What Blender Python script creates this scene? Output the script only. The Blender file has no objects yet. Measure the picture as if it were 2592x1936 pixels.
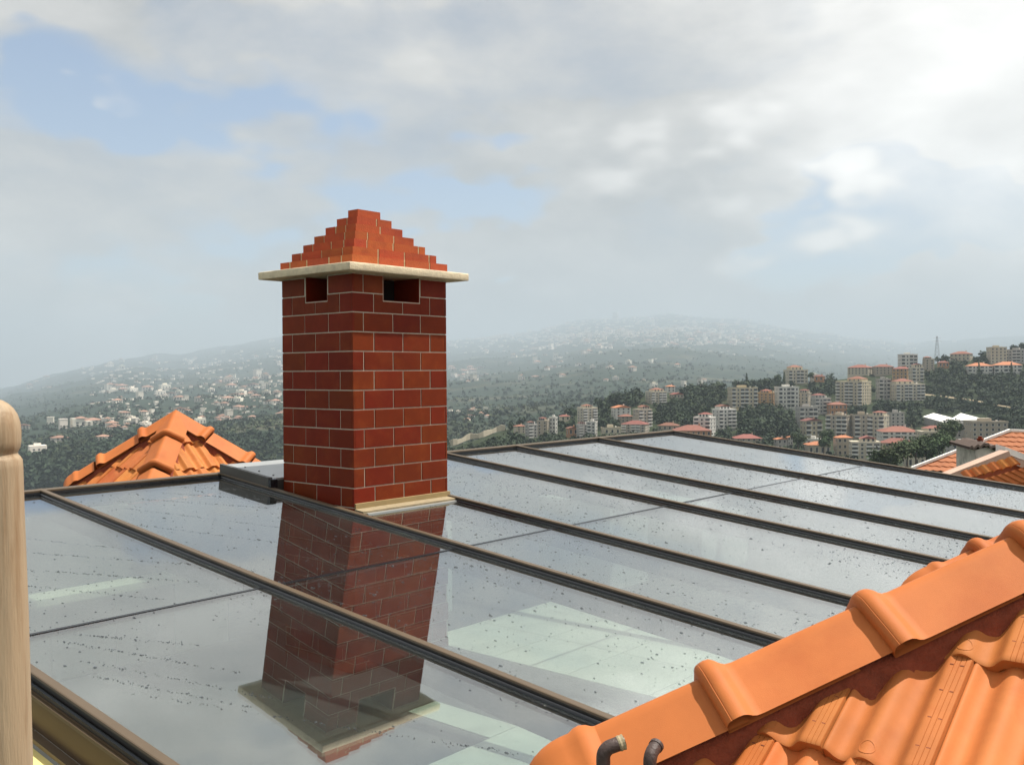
import bpy, math, random
import numpy as np
from mathutils import Vector, Matrix, noise

random.seed(7)
rng = np.random.default_rng(11)
SC = bpy.context.scene
COL = SC.collection
R = math.radians

# ------------------------------------------------------------------ camera
YAW, PITCH, ROLL, FPX = 0.713552913915, -0.010867734514, -0.006555047241, 2465.413
IW, IH = 2592.0, 1936.0
FWD = Vector((math.cos(PITCH) * math.cos(YAW), math.cos(PITCH) * math.sin(YAW), math.sin(PITCH)))
_r = Vector((math.sin(YAW), -math.cos(YAW), 0)); _u = _r.cross(FWD)
RIGHT = _r * math.cos(ROLL) + _u * math.sin(ROLL)
UP = _u * math.cos(ROLL) - _r * math.sin(ROLL)
cd = bpy.data.cameras.new('camera'); cam = bpy.data.objects.new('camera', cd); COL.objects.link(cam)
cd.sensor_width = 36; cd.lens = 36 * FPX / IW; cd.clip_start = .05; cd.clip_end = 60000
m = Matrix((RIGHT, UP, -FWD)).transposed().to_4x4()
cam.matrix_world = m
SC.camera = cam


def ray(x, y):
    return FWD + RIGHT * ((x - IW / 2) / FPX) - UP * ((y - IH / 2) / FPX)


def at(x, y, d):
    """the point of the place seen at photo position (x, y), d metres ahead"""
    return ray(x, y) * d


# ------------------------------------------------------------------ light
SUN = Vector((.31, -.255, .92)).normalized()
SKY_STRENGTH = .11
world = bpy.data.worlds.new('World'); SC.world = world; world.use_nodes = True
sl = bpy.data.lights.new('sun', 'SUN'); sl.energy = 5.0; sl.angle = R(.8); sl.color = (1, .945, .86)
so = bpy.data.objects.new('sun', sl); COL.objects.link(so)
so.rotation_euler = (-SUN).to_track_quat('-Z', 'Y').to_euler(); so.location = (0, 0, 60)
SC.view_settings.view_transform = 'Standard'; SC.view_settings.look = 'None'
SC.view_settings.exposure = .5; SC.view_settings.gamma = 1
SC.cycles.max_bounces = 10; SC.cycles.transparent_max_bounces = 24
SC.cycles.diffuse_bounces = 3; SC.cycles.glossy_bounces = 4; SC.cycles.volume_bounces = 1
SC.cycles.use_denoising = True; SC.cycles.caustics_reflective = False
SC.cycles.sample_clamp_indirect = 4


def build_world():
    nt = world.node_tree; N = nt.nodes; L = nt.links; N.clear()
    out = N.new('ShaderNodeOutputWorld')
    tc = N.new('ShaderNodeTexCoord'); gen = tc.outputs['Generated']
    sky = N.new('ShaderNodeTexSky'); sky.sky_type = 'NISHITA'; sky.sun_disc = False
    sky.sun_elevation = math.asin(SUN.z); sky.sun_rotation = math.atan2(SUN.x, SUN.y)
    sky.altitude = 800; sky.air_density = 1.0; sky.dust_density = 2.0

    def math_(op, a, b=None, c=None, clamp=False):
        n = N.new('ShaderNodeMath'); n.operation = op; n.use_clamp = clamp
        for i, v in enumerate((a, b, c)):
            if v is None: continue
            if isinstance(v, (int, float)): n.inputs[i].default_value = v
            else: L.new(v, n.inputs[i])
        return n.outputs[0]

    def vmath(op, a, b):
        n = N.new('ShaderNodeVectorMath'); n.operation = op
        for i, v in enumerate((a, b)):
            if isinstance(v, (tuple, Vector)): n.inputs[i].default_value = tuple(v)
            else: L.new(v, n.inputs[i])
        return n

    def noise_(vec, scale, detail, rough=.55, dist=0):
        n = N.new('ShaderNodeTexNoise'); n.inputs['Scale'].default_value = scale
        n.inputs['Detail'].default_value = detail; n.inputs['Roughness'].default_value = rough
        n.inputs['Distortion'].default_value = dist
        L.new(vec, n.inputs['Vector']); return n

    def mapr(v, a, b, c=0., d=1.):
        n = N.new('ShaderNodeMapRange'); n.interpolation_type = 'SMOOTHSTEP'
        n.inputs['From Min'].default_value = a; n.inputs['From Max'].default_value = b
        n.inputs['To Min'].default_value = c; n.inputs['To Max'].default_value = d
        L.new(v, n.inputs['Value']); return n.outputs[0]

    # stretch so that clouds flatten towards the horizon
    st = vmath('MULTIPLY', gen, (1., 1., 2.1)).outputs[0]
    warp = noise_(st, 2.6, 4)
    w1 = vmath('SUBTRACT', warp.outputs['Color'], (.5, .5, .5)).outputs[0]
    w2 = vmath('SCALE', w1, (0, 0, 0)); w2.inputs['Scale'].default_value = .15
    wd = vmath('ADD', gen, w2.outputs[0]).outputs[0]
    big = noise_(st, 2.2, 7, .58, .3).outputs['Fac']
    fine = noise_(st, 6.5, 6, .6, .2).outputs['Fac']
    dens = math_('ADD', .72, math_('MULTIPLY', math_('SUBTRACT', big, .5), .95))
    dens = math_('ADD', dens, math_('MULTIPLY', math_('SUBTRACT', fine, .5), .45))

    def blob(px, py, deg, amount):
        d = ray(px, py).normalized()
        dt = vmath('DOT_PRODUCT', wd, d).outputs['Value']
        return math_('MULTIPLY', mapr(dt, math.cos(R(deg)), 1.0), amount)
    for px, py, deg, am in ((100, 430, 12, -.85), (450, 400, 12, -1.2), (800, 380, 11, -1.15), (620, 500, 8, -.5), (1130, 390, 8, -.8), (1290, 420, 6, -.4),
                            (2150, 440, 7, -.6), (2120, 620, 5, -.25), (330, 560, 7, .42), (500, 640, 9, .5), (40, 680, 9, .5), (1050, 40, 10, .5),
                            (150, 20, 11, .9), (600, 30, 10, .8), (1700, 350, 10, .5), (1350, 600, 12, .5), (2400, 150, 14, .6)):
        dens = math_('ADD', dens, blob(px, py, deg, am))
    sep = N.new('ShaderNodeSeparateXYZ'); L.new(gen, sep.inputs[0]); el = sep.outputs['Z']
    low = mapr(el, .0, .10, 1., 0.)
    dens = math_('ADD', dens, math_('MULTIPLY', low, .8))
    mask = mapr(dens, .05, .84, .0, 1.)
    # cloud colour: lit white tops, grey bases, mist at the horizon, brighter towards the sun
    sd = vmath('DOT_PRODUCT', gen, SUN).outputs['Value']
    glow = mapr(sd, .33, .72)
    lum = math_('ADD', .535, math_('MULTIPLY', math_('SUBTRACT', fine, .45), .60))
    lum = math_('ADD', lum, math_('MULTIPLY', math_('SUBTRACT', big, .5), .80))
    lum = math_('ADD', lum, math_('MULTIPLY', glow, .30))
    lum = math_('ADD', lum, mapr(el, .05, .40, 0., .10))
    for px, py, deg, am in ((380, 500, 7, .20), (120, 600, 8, .14), (1750, 330, 8, .24), (1500, 430, 8, .10), (900, 80, 12, .16), (2050, 100, 14, .14), (1500, 560, 10, -.05), (2680, -40, 22, .42), (450, 580, 9, .12)):
        lum = math_('ADD', lum, blob(px, py, deg, am))
    tint = N.new('ShaderNodeMix'); tint.data_type = 'RGBA'
    tint.inputs['A'].default_value = (1.0, 1.0, .995, 1); tint.inputs['B'].default_value = (1.03, 1.0, .955, 1)
    L.new(mapr(lum, .4, .75), tint.inputs['Factor'])
    b1 = N.new('ShaderNodeBackground'); L.new(sky.outputs[0], b1.inputs['Color']); b1.inputs['Strength'].default_value = SKY_STRENGTH
    b2 = N.new('ShaderNodeBackground'); L.new(tint.outputs['Result'], b2.inputs['Color']); L.new(math_('MULTIPLY', lum, .70), b2.inputs['Strength'])
    mx = N.new('ShaderNodeMixShader'); L.new(mask, mx.inputs[0]); L.new(b1.outputs[0], mx.inputs[1]); L.new(b2.outputs[0], mx.inputs[2])
    L.new(mx.outputs[0], out.inputs['Surface'])


build_world()

# ------------------------------------------------------------------ materials
MATS = {}


def pbr(name, col, rough=.7, var=.12, scale=6., rand=0., bump=0., bscale=60., metal=0., spec=.5, col2=None, c2scale=2., c2lo=.5, c2hi=.65, coat=0., stretch=None, hue=0.):
    if name in MATS: return MATS[name]
    mt = bpy.data.materials.new(name); mt.use_nodes = True
    nt = mt.node_tree; N = nt.nodes; L = nt.links
    p = N['Principled BSDF']; p.inputs['Roughness'].default_value = rough; p.inputs['Metallic'].default_value = metal
    p.inputs['Specular IOR Level'].default_value = spec
    if coat: p.inputs['Coat Weight'].default_value = coat; p.inputs['Coat Roughness'].default_value = .15
    geo = N.new('ShaderNodeNewGeometry'); pos = geo.outputs['Position']
    if stretch:
        mp = N.new('ShaderNodeVectorMath'); mp.operation = 'MULTIPLY'; mp.inputs[1].default_value = stretch
        L.new(pos, mp.inputs[0]); pos = mp.outputs[0]

    def nz(s, det=5, rg=.6):
        n = N.new('ShaderNodeTexNoise'); n.inputs['Scale'].default_value = s; n.inputs['Detail'].default_value = det
        n.inputs['Roughness'].default_value = rg; L.new(pos, n.inputs['Vector']); return n.outputs['Fac']

    def mr(v, a, b, c, d):
        n = N.new('ShaderNodeMapRange'); n.inputs[1].default_value = a; n.inputs[2].default_value = b
        n.inputs[3].default_value = c; n.inputs[4].default_value = d; L.new(v, n.inputs[0]); return n.outputs[0]
    v = mr(nz(scale), .25, .75, 1 - var, 1 + var)
    if rand:
        oi = N.new('ShaderNodeObjectInfo'); ad = N.new('ShaderNodeMath'); ad.operation = 'MULTIPLY'
        L.new(v, ad.inputs[0]); L.new(mr(oi.outputs['Random'], 0, 1, 1 - rand, 1 + rand), ad.inputs[1]); v = ad.outputs[0]
    hs = N.new('ShaderNodeHueSaturation'); L.new(v, hs.inputs['Value'])
    if hue:
        oi2 = N.new('ShaderNodeObjectInfo'); mlt = N.new('ShaderNodeMath'); mlt.operation = 'FRACT'
        mm = N.new('ShaderNodeMath'); mm.operation = 'MULTIPLY'; mm.inputs[1].default_value = 7.31
        L.new(oi2.outputs['Random'], mm.inputs[0]); L.new(mm.outputs[0], mlt.inputs[0])
        L.new(mr(mlt.outputs[0], 0, 1, .5 - hue, .5 + hue), hs.inputs['Hue'])
    if col2:
        mx = N.new('ShaderNodeMix'); mx.data_type = 'RGBA'
        mx.inputs['A'].default_value = (*col, 1); mx.inputs['B'].default_value = (*col2, 1)
        L.new(mr(nz(c2scale, 6), c2lo, c2hi, 0, 1), mx.inputs['Factor']); L.new(mx.outputs['Result'], hs.inputs['Color'])
    else:
        hs.inputs['Color'].default_value = (*col, 1)
    L.new(hs.outputs[0], p.inputs['Base Color'])
    if bump:
        bp = N.new('ShaderNodeBump'); bp.inputs['Strength'].default_value = bump; bp.inputs['Distance'].default_value = .01 if bscale > 5 else .5
        L.new(nz(bscale, 4), bp.inputs['Height']); L.new(bp.outputs[0], p.inputs['Normal'])
    MATS[name] = mt
    return mt


def glass_mat(name, tint, r0, dirt):
    mt = bpy.data.materials.new(name); mt.use_nodes = True
    nt = mt.node_tree; N = nt.nodes; L = nt.links; N.clear()
    out = N.new('ShaderNodeOutputMaterial')
    lw = N.new('ShaderNodeLayerWeight'); lw.inputs['Blend'].default_value = .5

    def mt_(op, a, b):
        n = N.new('ShaderNodeMath'); n.operation = op
        for i, v in enumerate((a, b)):
            if isinstance(v, (int, float)): n.inputs[i].default_value = v
            else: L.new(v, n.inputs[i])
        return n.outputs[0]
    f5 = mt_('POWER', lw.outputs['Facing'], 3.6)
    fr = mt_('ADD', r0, mt_('MULTIPLY', f5, 1 - r0))
    geo = N.new('ShaderNodeNewGeometry')
    tr = N.new('ShaderNodeBsdfTransparent'); tr.inputs[0].default_value = (*tint, 1)
    gl = N.new('ShaderNodeBsdfGlossy'); gl.inputs['Color'].default_value = (.95, .945, .945, 1); gl.inputs['Roughness'].default_value = 0.012
    m1 = N.new('ShaderNodeMixShader'); L.new(fr, m1.inputs[0]); L.new(tr.outputs[0], m1.inputs[1]); L.new(gl.outputs[0], m1.inputs[2])
    nz = N.new('ShaderNodeTexNoise'); nz.inputs['Scale'].default_value = 1.1; nz.inputs['Detail'].default_value = 9; nz.inputs['Roughness'].default_value = .68
    mp = N.new('ShaderNodeVectorMath'); mp.operation = 'MULTIPLY'; mp.inputs[1].default_value = (1.6, .7, 1)
    L.new(geo.outputs['Position'], mp.inputs[0]); L.new(mp.outputs[0], nz.inputs['Vector'])
    mr = N.new('ShaderNodeMapRange'); mr.inputs[1].default_value = .40; mr.inputs[2].default_value = .75; mr.inputs[3].default_value = dirt * .35; mr.inputs[4].default_value = dirt
    L.new(nz.outputs['Fac'], mr.inputs[0])
    n2 = N.new('ShaderNodeTexNoise'); n2.inputs['Scale'].default_value = 260; n2.inputs['Detail'].default_value = 2
    L.new(geo.outputs['Position'], n2.inputs['Vector'])
    mr2 = N.new('ShaderNodeMapRange'); mr2.inputs[1].default_value = .42; mr2.inputs[2].default_value = .66; mr2.inputs[3].default_value = .25; mr2.inputs[4].default_value = 1.7
    L.new(n2.outputs['Fac'], mr2.inputs[0])
    df = N.new('ShaderNodeBsdfDiffuse'); df.inputs[0].default_value = (.50, .52, .50, 1)
    m2 = N.new('ShaderNodeMixShader'); L.new(mt_('MULTIPLY', mr.outputs[0], mr2.outputs[0]), m2.inputs[0])
    L.new(m1.outputs[0], m2.inputs[1]); L.new(df.outputs[0], m2.inputs[2])
    L.new(m2.outputs[0], out.inputs['Surface'])
    MATS[name] = mt
    return mt


GLASS = glass_mat('coated_glass', (.82, .885, .86), .195, .025)
DROP = glass_mat('rain_water', (.34, .36, .38), .07, .0)
TERRA = pbr('terracotta', (.50, .172, .046), .66, .13, 11, rand=.12, bump=.12, bscale=520, col2=(.45, .128, .030), c2scale=5, hue=.008, spec=.25)
TERRA_RIDGE = pbr('terracotta_ridge', (.46, .138, .034), .62, .10, 7, rand=.08, bump=.12, bscale=520, col2=(.42, .115, .027), c2scale=4, spec=.25)
TERRA_MARK = pbr('terracotta_groove', (.20, .05, .02), .9, .1)
MORTAR_RED = pbr('red_mortar', (.24, .052, .022), .95, .25, 30, bump=.8, bscale=70)
CLINKER = pbr('red_clinker_tile', (.158, .0215, .0058), .55, .12, 14, rand=.12, bump=.05, bscale=200, col2=(.185, .031, .008), c2scale=6, hue=.006, spec=.12)
GROUT = pbr('pale_grout', (.56, .50, .39), .95, .15, 40)
BRICK = pbr('orange_brick', (.38, .074, .015), .8, .10, 22, rand=.10, bump=.3, bscale=120, col2=(.33, .058, .013), c2scale=9, hue=.008)
OCHRE = pbr('ochre_mortar', (.46, .36, .20), .95, .25, 40, bump=.5, bscale=90)
STONE = pbr('cream_stone', (.68, .575, .395), .85, .12, 20, bump=.5, bscale=90, col2=(.52, .44, .31), c2scale=12, c2lo=.52, c2hi=.72)
BRONZE = pbr('bronze_aluminium', (.115, .082, .050), .45, .08, 8, metal=.2, bump=.03, bscale=300)
FASCIA = pbr('brown_aluminium', (.080, .046, .020), .45, .08, 5, metal=.15)
RUBBER = pbr('black_rubber', (.012, .014, .017), .22, .1, 10)
OLIVE = pbr('olive_flashing', (.30, .22, .10), .6, .12, 10)
ZINC = pbr('grey_zinc', (.42, .43, .42), .35, .08, 6, metal=.4)
DARKMETAL = pbr('dark_bronze_box', (.085, .078, .068), .45, .1, 6, metal=.2)
WOOD = pbr('pale_pine', (.36, .265, .165), .6, .16, 14, col2=(.22, .13, .06), c2scale=13, c2lo=.52, c2hi=.70, stretch=(3., 3., .22), bump=.25, bscale=60)
PIPE = pbr('rusty_pipe', (.060, .036, .030), .55, .3, 40, bump=.3, bscale=150)
PIPE_RIM = pbr('pipe_thread', (.34, .28, .17), .7, .3, 90)
WHITE_PAINT = pbr('white_plaster', (.80, .79, .74), .9, .08, 3, col2=(.62, .62, .57), c2scale=2.2, c2lo=.5, c2hi=.75, stretch=(1.6, 1.6, .25))
YELLOW_WALL = pbr('yellow_plaster', (.70, .58, .22), .9, .12, 12)
INFLOOR = pbr('mauve_floor', (.115, .10, .10), .6, .08, 4)
INWALL = pbr('grey_wall', (.26, .25, .26), .9, .06, 2)
DADO = pbr('veined_stone', (.62, .62, .54), .5, .10, 5, rand=.05, col2=(.44, .45, .42), c2scale=3.5, c2lo=.58, c2hi=.7)
LEDGE = pbr('cream_ledge', (.80, .78, .62), .6, .05, 4)
LEAF = pbr('foliage', (.034, .050, .022), .75, .45, .07, col2=(.018, .032, .018), c2scale=.16, c2lo=.40, c2hi=.62, spec=.2)
LEAF_NEAR = pbr('tree_foliage', (.048, .072, .028), .75, .4, .5, rand=.25, spec=.2, hue=.02)
LEAF_FAR = pbr('distant_foliage', (.036, .053, .033), .9, .4, .02, col2=(.075, .085, .045), c2scale=.008, spec=.1)
BARK = pbr('bark', (.10, .07, .05), .9, .2, 5)
HILL = pbr('scrub_hill', (.030, .040, .020), .95, .35, .06, col2=(.13, .10, .06), c2scale=.022, c2lo=.60, c2hi=.76, spec=.1)
SLOPE = pbr('wooded_slope', (.024, .037, .024), .95, .4, .012, col2=(.11, .10, .065), c2scale=.004, c2lo=.55, c2hi=.75, spec=.1)
GROUND = pbr('valley_ground', (.06, .07, .04), .95, .3, .004)
SAND = pbr('sandy_track', (.27, .215, .135), .95, .2, .3)
ROOFTILE = pbr('red_roof_tile', (.19, .066, .043), .8, .18, .6, rand=.18, hue=.012)
ROOFORANGE = pbr('orange_roof_tile', (.40, .145, .060), .8, .16, 1.2, rand=.08)
WIN = pbr('dark_window', (.030, .034, .040), .25, .2, 1, rand=.5)
WINLIGHT = pbr('pale_frame', (.62, .60, .56), .7, .08, 1)
ORD = ['leftmost', 'second from left', 'third from left', 'fourth from left', 'fifth from left', 'fifth from right', 'fourth from right', 'third from right', 'second from right', 'rightmost']
WALLC = {
    'cream': pbr('cream_render', (.50, .44, .33), .9, .10, .5, rand=.08),
    'tan': pbr('tan_stone', (.37, .315, .24), .9, .12, .5, rand=.08),
    'white': pbr('white_render', (.60, .58, .53), .9, .10, .5, rand=.06),
    'grey': pbr('grey_concrete', (.36, .34, .31), .9, .12, .5, rand=.10),
    'yellow': pbr('yellow_render', (.47, .40, .27), .9, .10, .5),
    'brown': pbr('ochre_render', (.42, .26, .13), .9, .12, .5),
    'rust': pbr('rust_render', (.40, .20, .10), .9, .12, .5),
}
GREENHOUSE = pbr('white_sheeting', (.82, .81, .76), .6, .05, .3)
STEEL = pbr('galvanised_steel', (.25, .26, .27), .5, .1, 1, metal=.3)
FARWALL = pbr('far_house_wall', (.70, .64, .54), .9, .1, .05, rand=.30, hue=.015)
FARROOF = pbr('far_house_roof', (.30, .17, .12), .9, .1, .05, rand=.2)


# ------------------------------------------------------------------ mesh helpers
class MB:
    def __init__(s): s.v = []; s.f = []; s.m = []

    def quad(s, pts, mi=0):
        n = len(s.v); s.v += [tuple(p) for p in pts]; s.f.append(tuple(range(n, n + len(pts)))); s.m.append(mi)

    def hexa(s, p8, mi=0):
        """p8: bottom 4 (ccw from above) then top 4"""
        n = len(s.v); s.v += [tuple(p) for p in p8]
        for f in ((3, 2, 1, 0), (4, 5, 6, 7), (0, 1, 5, 4), (1, 2, 6, 5), (2, 3, 7, 6), (3, 0, 4, 7)):
            s.f.append(tuple(n + i for i in f)); s.m.append(mi)

    def box(s, x0, x1, y0, y1, z0, z1, mi=0, T=None):
        p = [Vector(q) for q in ((x0, y0, z0), (x1, y0, z0), (x1, y1, z0), (x0, y1, z0), (x0, y0, z1), (x1, y0, z1), (x1, y1, z1), (x0, y1, z1))]
        if T is not None: p = [T @ q for q in p]
        s.hexa(p, mi)

    def chamfer(s, x0, x1, y0, y1, z0, z1, c, mi=0, T=None):
        """box with chamfered vertical and horizontal edges of its outer (-y) face"""
        n = len(s.v)
        P = [(x0, y1, z0), (x1, y1, z0), (x1, y1, z1), (x0, y1, z1), (x0, y0 + c, z0), (x1, y0 + c, z0), (x1, y0 + c, z1), (x0, y0 + c, z1),
             (x0 + c, y0, z0 + c), (x1 - c, y0, z0 + c), (x1 - c, y0, z1 - c), (x0 + c, y0, z1 - c)]
        P = [Vector(q) for q in P]
        if T is not None: P = [T @ q for q in P]
        s.v += [tuple(q) for q in P]
        F = [(0, 3, 2, 1), (8, 9, 10, 11)]
        for a, b in ((0, 4), (4, 8)):
            for i in range(4):
                j = (i + 1) % 4; F.append((a + i, a + j, b + j, b + i))
        for f in F: s.f.append(tuple(n + i for i in f)); s.m.append(mi)

    def grid(s, rows, mi=0, closed=False):
        n = len(s.v); w = len(rows[0])
        for r in rows: s.v += [tuple(p) for p in r]
        for i in range(len(rows) - 1):
            for j in range(w if closed else w - 1):
                k = (j + 1) % w
                s.f.append((n + i * w + j, n + i * w + k, n + (i + 1) * w + k, n + (i + 1) * w + j)); s.m.append(mi)

    def tube(s, pts, rad, seg=10, mi=0, caps=True):
        rows = []; e1 = None
        for i, p in enumerate(pts):
            p = Vector(p); a = Vector(pts[max(i - 1, 0)]); b = Vector(pts[min(i + 1, len(pts) - 1)])
            t = (b - a).normalized(); ref = Vector((0, 0, 1)) if abs(t.z) < .9 else Vector((1, 0, 0))
            e1 = t.cross(ref).normalized() if e1 is None else (e1 - t * e1.dot(t)).normalized(); e2 = t.cross(e1)
            r = rad[i] if isinstance(rad, (list, tuple)) else rad
            rows.append([p + (e1 * math.cos(2 * math.pi * k / seg) + e2 * math.sin(2 * math.pi * k / seg)) * r for k in range(seg)])
        s.grid(rows, mi, True)
        if caps: s.quad(rows[0], mi); s.quad(rows[-1], mi)

    def bar(s, a, b, w, h, mi=0, up=Vector((0, 0, 1))):
        a = Vector(a); b = Vector(b); t = (b - a).normalized(); e = t.cross(up).normalized() * w / 2; u = e.cross(t).normalized() * h / 2
        s.hexa([a - e - u, a + e - u, b + e - u, b - e - u, a - e + u, a + e + u, b + e + u, b - e + u], mi)

    def mesh(s, name, mats, smooth=False):
        me = bpy.data.meshes.new(name); me.from_pydata(s.v, [], s.f)
        for mt in (mats if isinstance(mats, (list, tuple)) else [mats]): me.materials.append(mt)
        if len(me.materials) > 1: me.polygons.foreach_set('material_index', s.m)
        if smooth: me.polygons.foreach_set('use_smooth', [True] * len(me.polygons))
        me.update(); return me

    def build(s, name, mats, parent=None, smooth=False):
        return obj(name, s.mesh(name, mats, smooth), parent)


def obj(name, me, parent=None, matrix=None, local=False):
    o = bpy.data.objects.new(name, me); COL.objects.link(o)
    if matrix is not None: o.matrix_basis = matrix
    if parent is not None:
        o.parent = parent
        if not local: o.matrix_parent_inverse = parent.matrix_basis.inverted()
    return o


def tag(o, label=None, cat=None, group=None, kind=None):
    if label: o['label'] = label
    if cat: o['category'] = cat
    if group: o['group'] = group
    if kind: o['kind'] = kind
    return o


def thing(name, label, cat, loc=(0, 0, 0), rz=0, group=None):
    o = bpy.data.objects.new(name, None); COL.objects.link(o); o.empty_display_size = .2
    o.matrix_basis = Matrix.Translation(Vector(loc)) @ Matrix.Rotation(rz, 4, 'Z')
    return tag(o, label, cat, group)


def smooth_angle(o, deg=35):
    me = o.data
    me.polygons.foreach_set('use_smooth', [True] * len(me.polygons))
    try: me.set_sharp_from_angle(angle=R(deg))
    except Exception: pass


def mesh_np(name, V, F4, mat, smooth=False):
    me = bpy.data.meshes.new(name)
    V = np.asarray(V, np.float32); F4 = np.asarray(F4, np.int32); nf, k = F4.shape
    me.vertices.add(len(V)); me.vertices.foreach_set('co', V.ravel())
    me.loops.add(nf * k); me.loops.foreach_set('vertex_index', F4.ravel())
    me.polygons.add(nf); me.polygons.foreach_set('loop_start', np.arange(0, nf * k, k, dtype=np.int32))
    me.materials.append(mat); me.update(calc_edges=True); me.validate()
    if smooth: me.polygons.foreach_set('use_smooth', [True] * nf)
    return me


# ------------------------------------------------------------------ terrain
def interp(x, tab):
    xs = [t[0] for t in tab]; ys = [t[1] for t in tab]
    return float(np.interp(x, xs, ys))


NEAR_CREST = [(-2200, 1900), (-600, 1560), (0, 1420), (500, 1300), (900, 1190), (1130, 1130), (1270, 1088), (1400, 1062), (1500, 1030), (1570, 1010), (1640, 998), (1750, 988),
              (1850, 980), (1980, 972), (2130, 958), (2250, 935), (2350, 918), (2470, 900), (2592, 880), (3000, 820), (4600, 640)]
NEAR_D = [(-2200, 420), (900, 640), (1130, 700), (1640, 840), (2000, 920), (2592, 1000), (4600, 1100)]
FAR_CREST = [(-2200, 1080), (-600, 1030), (0, 984), (110, 957), (160, 942), (230, 926), (300, 907), (450, 898), (600, 872), (700, 852), (900, 850), (1130, 862), (1330, 842), (1500, 806), (1700, 796),
             (1900, 812), (2050, 842), (2300, 872), (2600, 850), (3200, 800), (4600, 700)]
FAR_D = [(-2200, 13000), (0, 13000), (300, 15000), (700, 19000), (1130, 19000), (1500, 20500), (1900, 20500), (2300, 19000), (4600, 18000)]


def near_pt(x, y):
    yc = interp(x, NEAR_CREST); dc = interp(x, NEAR_D)
    t = (1330 - y) / (1330 - yc) if yc < 1330 else 1
    return at(x, y, 260 + (dc - 260) * t)


def far_depth(x, y):
    yc = interp(x, FAR_CREST); dc = interp(x, FAR_D)
    t = min(max((1330 - y) / (1330 - yc), 0), 1)
    return 1100 + (dc - 1100) * t ** 6.6


def far_rise(p):
    q = Vector((p.x * .0011, p.y * .0011, 3.3))
    return noise.fractal(q, 1.0, 2.1, 5) * .009 * min(FWD.dot(p), 6000)


def far_pt(x, y):
    p = at(x, y, far_depth(x, y)); fade = min(1, max(0, (1330 - y) / 150))
    p.z += far_rise(p) * fade
    return p


def sheet(name, cols, rowfn, nrow, mat, label=None):
    rows = [[rowfn(x, j / (nrow - 1)) for x in cols] for j in range(nrow)]
    V = [tuple(p) for r in rows for p in r]; w = len(cols)
    ii = np.arange(nrow - 1)[:, None] * w + np.arange(w - 1)[None, :]
    F = np.stack([ii, ii + 1, ii + 1 + w, ii + w], -1).reshape(-1, 4)
    o = obj(name, mesh_np(name, V, F, mat, True)); return tag(o, label, kind='structure')


def build_terrain():
    g = MB(); g.quad([(-24000, -24000, -420), (24000, -24000, -420), (24000, 24000, -420), (-24000, 24000, -420)])
    tag(g.build('ground', GROUND), 'dark valley floor far below the roofs', kind='structure')
    cols = [-2200 + 6800 * i / 200 for i in range(201)]

    def near_row(x, t):
        yc = interp(x, NEAR_CREST); dc = interp(x, NEAR_D)
        if t < .12:
            k = t / .12; d = 14 + (260 - 14) * k
            p0 = at(x, 1330, 260) if yc < 1330 else at(x, yc, 260); p = at(x, 940, d); p.z = -9 + (p0.z + 9) * k; return p
        if t < .8:
            k = (t - .12) / .68; y = 1330 + (yc - 1330) * k if yc < 1330 else yc
            d = 260 + (dc - 260) * k; p = at(x, y, d)
            p.z += noise.noise(Vector((p.x * .02, p.y * .02, 0))) * 2.0 - 1
            return p
        k = (t - .8) / .2; p = at(x, yc, dc); q = at(x, 940, dc + 900 * k); q.z = p.z - 1 - (k ** 1.3) * 330
        return q
    sheet('near_hill', cols, near_row, 90, HILL, 'green wooded hillside with apartment blocks across the slope')
    cols2 = [-2200 + 6800 * i / 420 for i in range(421)]

    def far_row(x, t):
        if t < .08:
            k = t / .08; p = at(x, 1330, 1100); q = at(x, 940, 800 + 300 * k); q.z = -420 + (p.z + 420) * k; return q
        if t < .86:
            k = (t - .08) / .78; yc = interp(x, FAR_CREST); return far_pt(x, 1330 + (yc - 1330) * k)
        k = (t - .86) / .14; yc = interp(x, FAR_CREST); p = far_pt(x, yc); d = interp(x, FAR_D)
        q = at(x, 940, d + 1400 * k); q.z = p.z - k * k * 500 - 6 * k; return q
    sheet('far_slope', cols2, far_row, 130, SLOPE, 'hazy blue mountain slope dotted with villages')

    def back_row(x, t):
        yc = interp(x, [(-2200, 980), (0, 960), (500, 905), (900, 862), (1300, 850), (1800, 850), (2300, 860), (4600, 850)]); d = 15500 + 1500 * t
        p = at(x, 1010 + (yc - 1010) * t, d); p.z += noise.fractal(Vector((p.x * .0006, p.y * .0006, 9)), 1, 2.1, 4) * 60 * t; return p
    pass


build_terrain()

# haze: one even volume round everything
hz = MB(); hz.box(-25000, 25000, -25000, 25000, -440, 1300)
hm = bpy.data.materials.new('haze_air'); hm.use_nodes = True
hn = hm.node_tree.nodes; hn.clear(); ho = hn.new('ShaderNodeOutputMaterial'); pv = hn.new('ShaderNodeVolumePrincipled')
pv.inputs['Color'].default_value = (.60, .695, .785, 1); pv.inputs['Density'].default_value = .000125; pv.inputs['Anisotropy'].default_value = .1
hm.node_tree.links.new(pv.outputs[0], ho.inputs['Volume'])
tag(hz.build('haze', hm), 'pale grey haze thickening with distance', kind='stuff')

# ------------------------------------------------------------------ the house under the glass
GZ0, GS = -1.34828, .102432          # top of the glazing bars: z = GZ0 + GS*y
XB = [1.445, 2.686, 3.957, 4.886, 6.224, 7.228, 8.597, 10.118]   # far edge of each bar's cap
YB, YM, YF = 6.229, 3.812, 1.34
BW, BH = .035, .030                  # bar cap width, height above the glass
CX, CY, WX, WY, ZT, CR = 4.0213, 4.8177, .845, .7442, .51396, .125


def gz(y, off=0): return GZ0 + GS * y + off


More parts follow.
